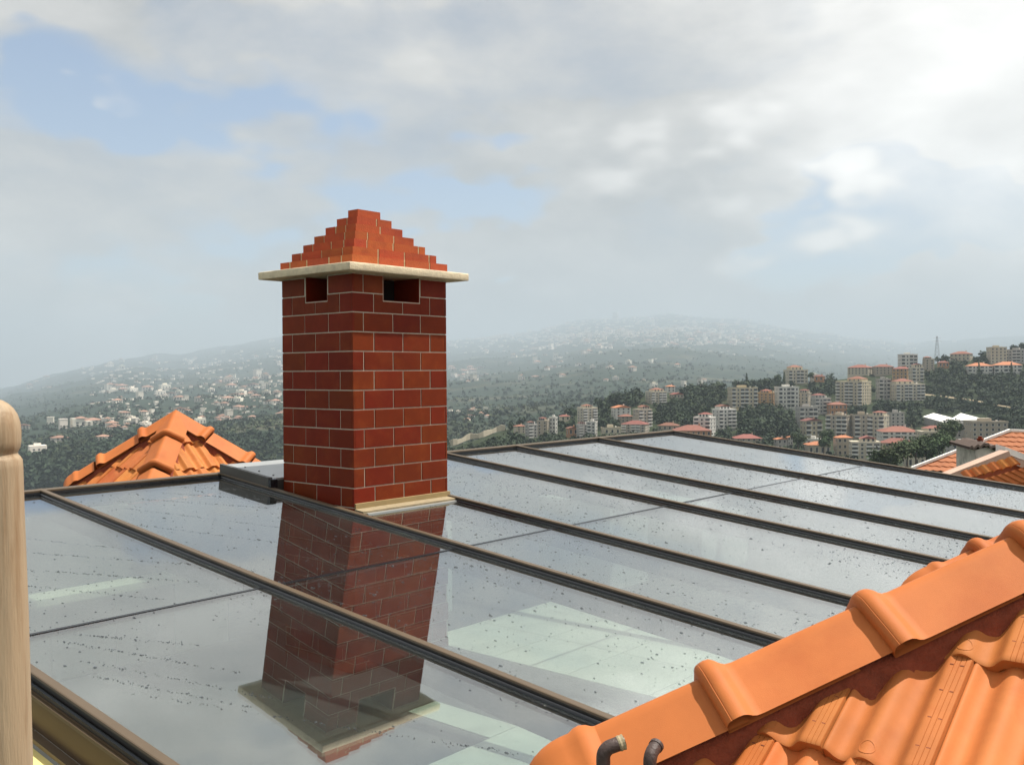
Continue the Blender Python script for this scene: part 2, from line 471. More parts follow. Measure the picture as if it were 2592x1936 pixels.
def sbox(mb, x0, x1, y0, y1, o0, o1, mi=0):
    """box that follows the slope of the glass, o0/o1 measured from the bar tops"""
    mb.hexa([(x0, y0, gz(y0, o0)), (x1, y0, gz(y0, o0)), (x1, y1, gz(y1, o0)), (x0, y1, gz(y1, o0)),
             (x0, y0, gz(y0, o1)), (x1, y0, gz(y0, o1)), (x1, y1, gz(y1, o1)), (x0, y1, gz(y1, o1))], mi)


def part_box(name, mat, parent, *a):
    b = MB(); sbox(b, *a); return b.build(name, mat, parent)


SHADEBAR = pbr('bar_side_shade', (.022, .019, .016), .35, .1, 10)  # near-black colour puts the shade of the bar sides into the paint


def build_glass_roof():
    t = thing('glass_roof', 'large sloping glass roof with dark bronze bars round the brick chimney', 'glass roof', (5.8, 3.8, gz(3.8)))
    g0, g1 = -BH - .010, -BH
    for k in range(7):
        x0, x1 = XB[k] + .001, XB[k + 1] - BW - .001
        segs = [(YF, YM - .009), (YM + .009, YB - .05)]
        if k == 2: segs[1] = (YM + .009, CY - .095)
        for a, b in segs:
            q = MB(); sbox(q, x0, x1, a, b, g0, g1); dz = [random.uniform(-.0011, .0008) for _ in range(4)]
            q.v = [(v[0], v[1], v[2] + dz[i % 4]) for i, v in enumerate(q.v)]; q.build('glass_pane', GLASS, t)
        part_box('joint_seal', RUBBER, t, x0, x1, YM - .0085, YM + .0085, g0 - .002, g1 + .002)
    for k, x in enumerate(XB):
        b = MB(); y1 = YB
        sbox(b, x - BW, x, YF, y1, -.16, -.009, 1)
        n = len(b.v)
        # cap with softened edges
        rows = []
        for y in (YF, y1):
            rows.append([(x - BW - .001, y, gz(y, -.009)), (x - BW + .0005, y, gz(y, -.002)), (x - BW + .004, y, gz(y, 0)), (x - .004, y, gz(y, 0)), (x - .0005, y, gz(y, -.002)), (x + .001, y, gz(y, -.009))])
        b.grid(rows)
        bar = b.build('glazing_bar', [BRONZE, SHADEBAR], t)
        gk = MB()
        for s in (((x - BW - .014, x - BW - .0005), (x + .0005, x + .012)) if k else ((x + .0005, x + .014),)):
            rows = []
            for y in (YF, YB - .052):
                w = s[1] - s[0]
                rows.append([(s[0], y, gz(y, -BH + .0005)), (s[0] + w * .1, y, gz(y, -BH + .006)), (s[0] + w * .5, y, gz(y, -BH + .011)), (s[0] + w * .9, y, gz(y, -BH + .013)), (s[1], y, gz(y, -BH + .012))])
            gk.grid(rows)
        o = gk.build('gasket', RUBBER, bar); smooth_angle(o, 60)
    b = MB()
    xs = [XB[0] - .05] + [XB[-1]]
    sbox(b, xs[0] - .02, xs[1], YB - .048, YB - .001, -.14, -.0125, 1); sbox(b, xs[0] - .02, xs[1], YB - .049, YB - .0005, -.012, -.002); b.build('back_rail', [BRONZE, SHADEBAR], t)
    b = MB(); sbox(b, xs[0], xs[1], YB - .068, YB - .0485, -BH, -BH + .012); b.build('gasket', RUBBER, t)
    b = MB(); sbox(b, xs[0] - .02, xs[1], YF - .05, YF - .001, -.14, -.004); b.build('front_rail', BRONZE, t)
    return t


build_glass_roof()


def build_drops():
    """rain drops: flattened domes on the panes"""
    seg = 6
    ang = np.arange(seg) * 2 * np.pi / seg
    base = np.concatenate([np.stack([np.cos(ang), np.sin(ang), 0 * ang], 1), np.stack([.66 * np.cos(ang + .3), .66 * np.sin(ang + .3), .62 + 0 * ang], 1), [[0, 0, .85]]])
    tri = []
    for i in range(seg):
        j = (i + 1) % seg; tri += [(i, j, seg + j), (i, seg + j, seg + i), (seg + i, seg + j, 2 * seg)]
    tri = np.array(tri)
    P = []
    def ok(x, y):
        for k in range(7):
            if XB[k] + .02 < x < XB[k + 1] - BW - .025:
                return not (k == 2 and y > CY - .12) and abs(y - YM) > .02 and YF + .02 < y < YB - .08
        return False
    n = 0
    while n < 13000:
        x = rng.uniform(XB[0], XB[-1]); y = rng.uniform(YF, YB)
        q = Vector((x * .7, y * .55, 2.2)); dn = noise.fractal(q, 1, 2, 4) * .9 + .45
        dn += .25 if x > 3.9 else (-.36 if x < 2.7 else -.12)
        if dn < rng.random() or not ok(x, y): n += .25; continue
        r = min(rng.lognormal(-5.74, .45), .0100); P.append((x, y, r * .8, r * rng.uniform(.9, 1.5), rng.uniform(-.3, .3))); n += 1
    # condensation lines running across the left panes
    for (x0, y0, x1, y1, k) in ((1.64, 3.70, 1.98, 3.02, 110), (1.72, 3.72, 2.02, 3.34, 80), (1.62, 3.45, 1.95, 2.75, 90), (1.58, 3.30, 1.85, 2.75, 70), (1.70, 4.6, 2.2, 3.9, 120),
                                (1.85, 4.75, 2.45, 4.05, 130), (2.0, 5.0, 2.6, 4.3, 120), (2.9, 5.6, 3.4, 4.7, 120), (3.1, 5.8, 3.7, 5.1, 120), (3.3, 5.9, 3.85, 5.3, 100), (3.5, 6.0, 3.85, 5.7, 60), (1.95, 5.5, 2.5, 4.7, 100), (1.6, 3.1, 2.3, 1.9, 120), (2.75, 5.2, 3.2, 4.4, 100)):
        for i in range(k):
            u = rng.random(); x = x0 + (x1 - x0) * u + rng.normal(0, .006); y = y0 + (y1 - y0) * u + rng.normal(0, .006)
            if ok(x, y): r = min(rng.lognormal(-5.95, .4), .0075); P.append((x, y, r * .8, r * 1.2, 0))
    # fine condensation beside each bar
    for k in range(8):
        for i in range(420):
            x = XB[k] - BW - .02 - abs(rng.normal(0, .035)); y = rng.uniform(YF, YB)
            if ok(x, y): r = min(rng.lognormal(-6.0, .35), .006); P.append((x, y, r * .8, r, 0))
    P = np.array(P); N = len(P)
    c, s_ = np.cos(P[:, 4]), np.sin(P[:, 4])
    bx = base[None, :, 0] * P[:, 2, None]; by = base[None, :, 1] * P[:, 3, None]
    X = P[:, 0, None] + bx * c[:, None] - by * s_[:, None]; Y = P[:, 1, None] + bx * s_[:, None] + by * c[:, None]
    Z = GZ0 + GS * Y - BH + .0006 + base[None, :, 2] * P[:, 2, None] * .55
    V = np.stack([X, Y, Z], -1).reshape(-1, 3); nb = len(base)
    F = (tri[None] + (np.arange(N) * nb)[:, None, None]).reshape(-1, 3)
    o = obj('rain_drops', mesh_np('rain_drops', V, F, DROP, True))
    tag(o, 'small dark rain drops scattered over the glass roof panes', kind='stuff')


build_drops()


WHITE_FLOOR = pbr('white_stone_floor', (.66, .66, .56), .7, .10, 3, rand=.05, col2=(.50, .50, .42), c2scale=4, c2lo=.52, c2hi=.75)


def build_house():
    h = thing('house', 'pale stone room below the glass roof, seen through its panes', 'house', (5.8, 3.8, -8.6))
    ZF = -1.92

    def p(name, mat, *a):
        b = MB(); b.box(*a); return b.build(name, mat, h)
    x0, x1, y0, y1 = XB[0] - .04, XB[-1] - .02, YF - .04, YB - .06
    # outer walls, tops under the frame
    def wall(name, mat, xa, xb, ya, yb, zb=-8.8, off=-.165):
        b = MB(); b.hexa([(xa, ya, zb), (xb, ya, zb), (xb, yb, zb), (xa, yb, zb), (xa, ya, gz(ya, off)), (xb, ya, gz(ya, off)), (xb, yb, gz(yb, off)), (xa, yb, gz(yb, off))])
        return b.build(name, mat, h)
    bw = wall('back_wall', INWALL, x0 - .01, x1, y1 + .005, y1 + .055)
    wall('right_wall', INWALL, x1 + .002, x1 + .06, y0 - .1, y1 + .05)
    wall('left_wall', INWALL, x0 - .16, x0 - .012, y0 - .1, y1 + .05, off=-.42)
    wall('front_wall', INWALL, x0, x1, y0 - .12, y0 - .002)
    # floors: mauve screed, and a white stone area right of the chimney
    p('floor_slab', INFLOOR, x0, CX - .01, y0, y1, ZF - .2, ZF)
    p('floor_slab', INFLOOR, CX - .009, x1, 5.09, y1, ZF - .2, ZF)
    p('floor_slab', INFLOOR, 6.40, x1, y0, 5.089, ZF - .2, ZF)
    w = .62; n = 0
    xx = CX + WX + .003
    p('floor_slab', INFLOOR, CX - .009, CX + WX, y0, CY - .003, ZF - .2, ZF - .0005)
    while xx < 6.38:
        xe = min(xx + w, 6.395); yy = y0
        while yy < 5.07:
            ye = min(yy + w, 5.085); b = MB()
            if not (xx < CX + WX and ye > CY): b.box(xx, xe - .006, yy, ye - .006, ZF - .1, ZF + .001); b.build('floor_slab', WHITE_FLOOR, h)
            else:
                if xe > CX + WX + .02: b.box(CX + WX + .002, xe - .006, yy, ye - .006, ZF - .1, ZF + .001)
                if yy < CY - .02: b.box(xx, min(xe - .006, CX + WX), yy, CY - .002, ZF - .1, ZF + .0005)
                if b.f: b.build('floor_slab', WHITE_FLOOR, h)
            yy = ye
        xx = xe
    for (xa, xb_, ya, yb_) in ((3.30, 3.635, 1.36, 2.38), (3.64, 3.98, 1.36, 2.38), (3.30, 3.635, 2.386, 3.42), (3.64, 3.98, 2.386, 3.42), (3.76, 3.98, 3.426, 4.05)):
        p('floor_slab', WHITE_FLOOR, xa, xb_, ya, yb_, ZF + .001, ZF + .006)
    p('under_slab', INWALL, x0, x1, y0, y1, ZF - .5, ZF - .21)
    # stone dado slabs and ledge along the back wall
    w = .42; x = x0 + .03; i = 0
    while x < CX - .1:
        xe = min(x + w - .008, CX - .06)
        for (za, zb) in ((ZF + .002, ZF + .30), (ZF + .306, -1.40)):
            b = MB(); b.box(x, xe, y1 - .030, y1 + .004, za, zb); b.build('dado_slab', DADO, bw)
        x += w; i += 1
    b = MB(); b.box(x0 + .01, 3.52, y1 - .20, y1 + .003, -1.396, -1.35); b.build('ledge', LEDGE, bw)
    # white cabinets under the glass
    for (xa, xb_, ya, yb_, zt) in ((6.95, 7.55, 4.9, 5.7, -1.15), (5.02, 5.6, 5.5, 6.05, -1.2), (8.0, 8.9, 4.6, 5.6, -1.25)):
        p('cabinet', WHITE_PAINT, xa, xb_, ya, yb_, ZF + .001, zt)
    # left outside edge: brown fascia, tan sill, yellow wall
    def l(name, mat, xa, xb, o0, o1, ya=YF - .1, yb=YB):
        b = MB(); sbox(b, xa, xb, ya, yb, o0, o1); return b.build(name, mat, h)
    xn = XB[0] - BW
    l('edge_gasket', RUBBER, xn - .016, xn - .003, -.040, -.026)
    l('fascia', FASCIA, xn - .018, xn - .006, -.165, -.0405)
    l('fascia_lip', BRONZE, xn - .026, xn - .0185, -.062, -.050)
    l('sill', BRONZE, xn - .050, xn - .0185, -.180, -.166)
    l('outer_wall', YELLOW_WALL, xn - .125, xn - .0505, -.45, -.195)
    l('sill_gasket', RUBBER, xn - .15, xn - .126, -.30, -.222)
    l('lower_sill', FASCIA, xn - .30, xn - .1505, -.42, -.30)


build_house()


# ------------------------------------------------------------------ chimney
def rect_cut(r, o):
    """rectangle r=(a0,a1,z0,z1) minus opening o -> list of rectangles"""
    a0, a1, z0, z1 = r; b0, b1, y0, y1 = o
    if b1 <= a0 or b0 >= a1 or y1 <= z0 or y0 >= z1: return [r]
    out = []
    if a0 < b0: out.append((a0, b0, z0, z1))
    if b1 < a1: out.append((b1, a1, z0, z1))
    m0, m1 = max(a0, b0), min(a1, b1)
    if z0 < y0: out.append((m0, m1, z0, y0))
    return [q for q in out if q[1] - q[0] > .004 and q[3] - q[2] > .004]


def build_chimney():
    t = thing('chimney', 'square red brick chimney with stone slab and stepped brick pyramid top', 'chimney', (CX + WX / 2, CY + WY / 2, gz(CY)))
    ztop = ZT + CR; pr = .0045; J = .0072
    OR = (.264, .590); OL = (.258, .486); zo = .472      # openings: along the right face from the corner, along the left face from the far edge
    core = MB(); x0, x1, y0, y1 = CX + pr, CX + WX - pr, CY + pr, CY + WY - pr
    core.box(x0, x1, y0, y1, -4.6, zo)
    ya, yb = CY + WY - OL[1], CY + WY - OL[0]
    for xa, xb in ((x0, CX + OR[0]), (CX + OR[1], x1)):
        for p_, q in ((y0, ya), (yb, y1)):
            core.box(xa, xb, p_, q, zo, ztop - .0005)
    core.build('masonry_core', GROUT, t)
    fl = MB(); fl.box(CX + .262, CX + .592, CY + .252, CY + .484, zo + .001, ztop - .002); fl.build('flue_dark_block', pbr('flue_shade', (.012, .010, .009), .95, .1), t)  # solid black block standing in for the darkness inside the openings
    liner = MB()
    for xa, xb, p_, q in ((CX + OR[0] - .0, CX + OR[0] + .004, y0 + .001, ya), (CX + OR[1] - .004, CX + OR[1], y0 + .001, ya)):
        liner.box(xa, xb, p_, q, zo + .002, ztop - .001)
    liner.box(CX + OR[0] + .004, CX + OR[1] - .004, y0 + .004, ya, zo, zo + .003)
    liner.box(x0 + .001, CX + OR[0], ya, ya + .004, zo + .002, ztop - .001); liner.box(x0 + .001, CX + OR[0], yb - .004, yb, zo + .002, ztop - .001)
    liner.box(x0 + .004, CX + OR[0], ya + .004, yb - .004, zo, zo + .003)
    liner.build('opening_lining', CLINKER, t)
    rA = [(.014, .0916), (.0916, .345), (.345, .597), (.597, .845)]
    rB = [(0, .179), (.179, .434), (.434, .686), (.686, .831)]
    lA = [(0, .248), (.248, .496), (.496, .7442)]
    lB = [(.014, .110), (.110, .360), (.360, .612), (.612, .7302)]
    xA = [(.014, .248), (.248, .496), (.496, .7442)]; xB = [(0, .110), (.110, .360), (.360, .612), (.612, .7302)]
    bA = [(.014, .0916), (.0916, .345), (.345, .597), (.597, .831)]; bB = [(0, .179), (.179, .434), (.434, .686), (.686, .845)]
    faces = [(Vector((CX, CY, 0)), 0, rA, rB, OR), (Vector((CX, CY + WY, 0)), -90, lA, lB, OL),
             (Vector((CX + WX, CY, 0)), 90, xA, xB, (WY - OL[1], WY - OL[0])), (Vector((CX + WX, CY + WY, 0)), 180, bA, bB, (WX - OR[1], WX - OR[0]))]
    cache = {}
    for fi, (o, rot, A, B, op) in enumerate(faces):
        nrow = 21 if fi < 2 else 12
        for r in range(nrow):
            z1 = ztop - CR * r - J / 2; z0 = z1 - CR + J
            if r == 0: z1 -= .004
            for (a0, a1) in (A if r % 2 == 0 else B):
                e0 = a0 + (0 if a0 < .001 else J / 2 if a0 > .02 else 0); wmax = A[-1][1] if rot in (0, 180) else WY
                e1 = a1 - (0 if abs(a1 - (WX if rot in (0, 180) else WY)) < .001 else J / 2)
                rs = rect_cut((e0, e1, z0, z1), (op[0] - .006, op[1] + .006, zo - .006, 9))
                T = Matrix.Translation(o) @ Matrix.Rotation(R(rot), 4, 'Z')
                if len(rs) == 1 and rs[0] == (e0, e1, z0, z1):
                    k = (round(e1 - e0, 4), round(z1 - z0, 4))
                    if k not in cache:
                        b = MB(); b.chamfer(0, e1 - e0, 0, pr + .010, 0, z1 - z0, .0018); cache[k] = b.mesh('clinker_tile', CLINKER)
                    jit = Matrix.Translation((e0, random.uniform(-.0004, .0008), z0))
                    obj('clinker_tile', cache[k], t, T @ jit)
                elif rs:
                    b = MB()
                    for q in rs: b.chamfer(q[0], q[1], 0, pr + .010, q[2], q[3], .0012)
                    obj('clinker_tile', b.mesh('clinker_tile', CLINKER), t, T)
    # slab with worn edges
    oh = .112; zs = ztop; th = .052
    rows = []; per = []
    xa, xb, yA, yB2 = CX - oh, CX + WX + oh, CY - oh, CY + WY + oh
    def ring(ins, z, jit):
        pts = []; n = 26
        cs = [(xa + ins, yA + ins), (xb - ins, yA + ins), (xb - ins, yB2 - ins), (xa + ins, yB2 - ins)]
        for i in range(4):
            p0, p1 = cs[i], cs[(i + 1) % 4]
            for k in range(n):
                u = k / n; x = p0[0] + (p1[0] - p0[0]) * u; y = p0[1] + (p1[1] - p0[1]) * u
                j = noise.noise(Vector((x * 19, y * 19, z * 40))) * jit
                pts.append((x + j, y + j * .7, z + noise.noise(Vector((x * 9, y * 9, 5))) * jit * .6))
        return pts
    s = MB(); R_ = [ring(.006, zs + .0005, 0), ring(.0015, zs + .002, .0028), ring(0, zs + .006, .0035), ring(0, zs + th - .007, .0035), ring(.0015, zs + th - .002, .003), ring(.006, zs + th, .0015)]
    s.grid(R_, 0, True); s.quad(list(reversed(R_[0]))); s.quad(R_[-1])
    sl_ = s.build('cap_slab', STONE, t); smooth_angle(sl_, 50)
    # stepped bricks
    bh = .0603; z = zs + th + .001
    core = MB()
    for j in range(7):
        ins = -.006 + .0545 * j
        X0, X1, Y0, Y1 = CX + ins, CX + WX - ins, CY + ins, CY + WY - ins
        if j < 6: core.box(X0 + .0022, X1 - .0022, Y0 + .0022, Y1 - .0022, z + .0002, z + bh - .0002)
        def brick(xa_, xb_, ya_, yb_):
            b = MB(); c = .0015; g = .002
            jx, jy = random.uniform(-.0015, .0015), random.uniform(-.0015, .0015)
            b.box(xa_ + jx, xb_ + jx, ya_ + jy, yb_ + jy, z + .0005, z + bh + .0008); b.build('brick', BRICK, t)
        L_ = X1 - X0; D_ = Y1 - Y0; bl = .220; bd = .10; jt = .013
        def split(a, b, off):
            out = []; p_ = a; first = bl * off
            e = p_ + first
            while e < b - .05:
                out.append((p_, e - jt / 2)); p_ = e + jt / 2; e += bl + jt
            out.append((p_, b)); return [q for q in out if q[1] - q[0] > .01]
        off = (1.0, .98, .5, .5, .98, .8, 3)[j]
        if j == 6:
            brick(X0, X1, Y0, Y1)
        else:
            dd = min(bd, D_ / 2 - .003)
            for a, b_ in split(X0, X1, off): brick(a, b_, Y0, Y0 + dd)
            for a, b_ in split(X0, X1, 1.45 - off if off < 1.2 else .7): brick(a, b_, Y1 - dd, Y1)
            if D_ > 2 * dd + .05:
                for a, b_ in split(Y0 + dd + jt, Y1 - dd - jt, .55 + .4 * (j % 2)):
                    brick(X0, X0 + bd, a, b_); brick(X1 - bd, X1, a, b_)
        z += bh
    core.build('mortar_bed', OCHRE, t)
    # flashing at the foot of the sunlit face
    b = MB(); sbox(b, CX + .004, CX + WX + .012, CY - .014, CY - .0005, -.030, .022); b.build('foot_flashing', OLIVE, t)
    b = MB(); sbox(b, CX - .005, CX + WX + .035, CY - .092, CY - .0145, -.044, -.010); b.build('foot_tray', pbr('cream_sealant', (.30, .24, .145), .8, .25, 30, bump=.4, bscale=80), t)
    b = MB(); sbox(b, CX + .02, CX + WX - .01, CY - .115, CY - .0955, -.0355, -.022); b.build('foot_gasket', ZINC, t)


build_chimney()


def build_upstand():
    t = thing('metal_upstand', 'low dark metal box flashing with pale zinc lid behind the chimney', 'flashing', (4.4, 5.9, gz(5.9)))
    xa, xb, ya, yb = XB[2] - .03, XB[3] - BW - .004, CY + WY + .004, YB - .052
    b = MB(); sbox(b, xa, xa + .03, ya + .035, yb + .02, .0005, .064); b.build('front_panel', DARKMETAL, t)
    b = MB(); sbox(b, xa + .031, xb, ya + .035, yb, -.10, .042); b.build('body', DARKMETAL, t)
    b = MB(); sbox(b, xa + .031, xb + .01, ya + .033, yb + .01, .0425, .058); b.build('lid', ZINC, t)
    b = MB(); sbox(b, xa - .004, xa + .05, ya + .004, ya + .034, .0005, .056); b.build('end_cap', RUBBER, t)
    b = MB()
    for k in range(3):
        y = ya + .12 + k * .17; b.tube([(xa + .1, y, gz(y, .0585)), (xa + .1, y, gz(y, .064))], .007, 6)
    b.build('screw', STEEL, t)


build_upstand()


# ------------------------------------------------------------------ terracotta roofs
def tile_profile(w):
    """(u, height) across a tile: lip, pan, middle roll, pan, rise, ribbed cover strip"""
    key = [(0, .013), (.02, .0135), (.05, .010), (.09, .003), (.15, -.002), (.21, -.001), (.26, .004), (.31, .011), (.36, .015), (.41, .015), (.46, .011), (.51, .004), (.57, -.001), (.63, -.002), (.68, .003), (.72, .010), (.755, .0155), (.78, .0175)]
    ku = [k[0] for k in key]; kh = [k[1] * 1.3 for k in key]; pts = []
    for i in range(len(key) - 1):
        for f in (0, .5):
            u = ku[i] + (ku[i + 1] - ku[i]) * f
            if f == 0: h = kh[i]
            else:
                m0 = kh[max(i - 1, 0)]; m1 = kh[min(i + 2, len(key) - 1)]; h = (9 * (kh[i] + kh[i + 1]) - m0 - m1) / 16
            pts.append((u * w, h))
    n = 4; a, b = .79, .982
    for i in range(n):
        u0 = a + (b - a) * i / n; u1 = a + (b - a) * (i + .84) / n; u2 = a + (b - a) * (i + .92) / n
        pts += [(u0 * w, .0234), (u1 * w, .0234), (u2 * w, .0218)]
    pts += [(.985 * w, .0232), (.992 * w, .012)]
    return pts


def tile_mesh(w, L, near=True):
    pf = tile_profile(w); b = MB(); th = .012
    def row(v, dz=0, f=1.): return [(u, v, h * f + dz) for u, h in pf]
    vs = [(0, -.0025), (.004, -.0004), (.014, 0), (L * .35, -.004), (L * .7, -.009), (L, -.013)] if near else [(0, -.001), (.01, 0), (L, -.013)]
    b.grid([row(v, dz + .013 * 1 - .0) for v, dz in vs])
    top0 = row(0, -.0025 + .013); bot0 = [(u, .004, h * .8 - th) for u, h in pf]
    b.grid([bot0, top0])
    b.grid([[(pf[0][0], v, pf[0][1] + dz + .013), (pf[0][0], v, -.012)] for v, dz in vs])
    b.grid([[(pf[-1][0], v, -.012), (pf[-1][0], v, pf[-1][1] + dz + .013)] for v, dz in vs])
    if near:
        # round maker's stamp on the middle roll and dashes on the cover strip
        cu, cv, r = .385 * w, .026, .0160; ring = []
        def hz_(u, v):
            h = float(np.interp(u, [q[0] for q in pf], [q[1] for q in pf])); return h + .013 - .012 * v / L
        for k in range(18):
            a = 2 * math.pi * k / 18; rr = []
            for q, e in ((r, -.0006), (r - .0007, .0014), (r - .0024, .0014), (r - .0031, -.0006)):
                u, v = cu + q * math.cos(a), cv + q * math.sin(a) * 1.1; rr.append((u, v, hz_(u, v) + e))
            ring.append(rr)
        ring.append(ring[0]); b.grid(ring)
        for k in range(4):
            for (ua, ub) in ((.795, .832), (.892, .930)):
                v = L * (.15 + .21 * k); z = .0234 + .013 - .0125 * (v / L) + .0006
                b.quad([(ua * w, v, z), (ub * w, v, z), (ub * w, v + .0022, z), (ua * w, v + .0022, z)], 1)
    me = b.mesh('roof_tile', [TERRA, TERRA_MARK], True)
    try: me.set_sharp_from_angle(angle=R(38))
    except Exception: pass
    return me


def cap_profile(hw=.112, drop=.074):
    P = [(-hw, -drop), (-hw * .66, -drop * .62), (-.034, -.0205), (-.022, -.0115), (-.011, -.0045), (0, -.002)]
    return P + [(-a, b) for a, b in reversed(P[:-1])]


def cap_section(off, hw, drop):
    P = cap_profile(hw, drop); out = []
    for i, (a, h) in enumerate(P):
        p0 = P[max(i - 1, 0)]; p1 = P[min(i + 1, len(P) - 1)]; tx, ty = p1[0] - p0[0], p1[1] - p0[1]; l = math.hypot(tx, ty)
        out.append((a - ty / l * off, h + tx / l * off))
    return out


def cap_mesh(L, hw=.112, drop=.074):
    """ridge tile: raised round collar at its lower end (t=0), plain body running up to t=L"""
    st = [(0, .006), (.0015, .018), (.005, .0245), (.012, .0285), (.0135, .0272), (.015, .029), (.028, .0305), (.040, .0285), (.049, .0215), (.057, .0120), (.066, .0055), (.080, .003), (L * .6, .001), (L + .03, -.003)]
    b = MB(); rows = [[(t, a, h) for a, h in cap_section(o, hw, drop)] for t, o in st]
    b.grid(rows)
    inner = [(0.001, a, h) for a, h in cap_section(-.012, hw, drop)]; b.grid([inner, rows[0]])
    b.grid([[(L * .8, a, h) for a, h in cap_section(-.013, hw, drop)], inner])
    for side in (0, -1):
        b.grid([[r[side], (r[side][0], r[side][1] * .9, r[side][2] + .004)] for r in rows])
    # shallow line along the collar
    me = b.mesh('ridge_cap', TERRA_RIDGE, True)
    try: me.set_sharp_from_angle(angle=R(48))
    except Exception: pass
    return me


def endcap_mesh(L, hw=.112, drop=.074):
    """rounded closing piece below the lowest ridge tile: t from -L (foot) to 0.1"""
    b = MB(); rows = []
    st = [(.16, -.002, 1, 0), (.03, -.001, 1, 0), (.018, .003, 1, 0), (.008, .010, 1, 0), (-.006, .015, 1, 0), (-.02, .014, 1, 0), (-.032, .009, 1.0, 0), (-.05, .010, 1.02, .001)]
    for k in range(1, 9):
        a = k / 8 * math.pi / 2; st.append((-.05 - (L - .05) * math.sin(a), .010, max(math.cos(a), .03) ** .8 * 1.02, .001 + (1 - math.cos(a)) * drop * 1.25))
    for t, o, s_, dn in st:
        rows.append([(t, a * s_, h * max(s_, .25) - dn) for a, h in cap_section(o, hw, drop)])
    b.grid(rows)
    me = b.mesh('ridge_end', TERRA_RIDGE, True); return me


def frame(o, ex, ey, ez):
    M = Matrix((ex, ey, ez)).transposed().to_4x4(); M.translation = o; return M


import bmesh


def bisected(me, M, planes):
    """copy of mesh me placed by M, cut by world planes (co, no): keeps the side no points away from; None if nothing is left"""
    bm = bmesh.new(); bm.from_mesh(me); bm.transform(M)
    cut = False
    for co, no in planes:
        s = [(v.co - co).dot(no) for v in bm.verts]
        if not s: break
        if min(s) > -.012: bm.free(); return None
        if max(s) <= 0: continue
        cut = True
        bmesh.ops.bisect_plane(bm, geom=bm.verts[:] + bm.edges[:] + bm.faces[:], plane_co=co, plane_no=no, clear_outer=True)
    if not bm.faces: bm.free(); return None
    out = True
    if cut:
        bm.transform(M.inverted()); n = bpy.data.meshes.new('roof_tile'); bm.to_mesh(n); out = n
        for mt in me.materials: n.materials.append(mt)
    bm.free(); return out


def lay_tiles(t, me, w, ex_, O, across, upslope, nrm, cols, rows, planes, stagger=.5):
    for r in range(*rows):
        for c in range(*cols):
            u = (c + (stagger if r % 2 else 0)) * w
            o = O + across * u + upslope * (r * ex_) + nrm * (.0005 * ((c * 7 + r * 3) % 5))
            M = frame(o, across, upslope, nrm) @ Matrix.Rotation(random.uniform(-.004, .004), 4, 'Z') @ Matrix.Rotation(R(-1.1), 4, 'X')
            q = bisected(me, M, planes)
            if q is None: continue
            obj('roof_tile', me if q is True else q, t, M)


TW, TEX, TL = .198, .303, .358
TILE = tile_mesh(TW, TL, True); TILE_FAR = tile_mesh(TW, TL, False)


def hip_caps(t, P0, h, lat, nrm, starts, L, end=None, first_len=None):
    """ridge caps along a hip: h = upward direction, collars at the given distances from P0"""
    me = cap_mesh(L)
    for s_ in starts:
        M = frame(P0 + h * s_, h, lat, nrm) @ Matrix.Rotation(random.uniform(-.012, .012), 4, 'Z') @ Matrix.Rotation(R(-1.1), 4, 'Y')
        obj('ridge_cap', me, t, M)
    if end is not None:
        obj('ridge_end', endcap_mesh(.17), t, frame(P0 + h * end, h, lat, nrm))


def mortar_strip(t, P0, h, lat, nrm, s0, s1, hw=.118, lo=-.115, hi=-.062, tz=0):
    """rough red mortar filling the gap under the ridge caps on both sides"""
    for sg in (-1, 1):
        rows = []; n = int((s1 - s0) / .012)
        for i in range(n + 1):
            s_ = s0 + (s1 - s0) * i / n
            a = noise.noise(Vector((s_ * 22, sg * 3.1, 1))) * .010 + noise.noise(Vector((s_ * 60, sg, 4))) * .004
            base = P0 + h * s_
            rows.append([base + lat * sg * .07 + nrm * -.075, base + lat * sg * (.094 + a * .3) + nrm * -.088, base + lat * sg * (.098 + a * .6) + nrm * -.112, base + lat * sg * (.104 + a) + nrm * (-.135 + a * .5), base + lat * sg * (.122 + a) + nrm * (-.150 + a * .6), base + lat * sg * (.16 + a) + nrm * (-.185 + a * .5)])
        b = MB(); b.grid(rows); o = b.build('mortar_fillet', MORTAR_RED, t, True)


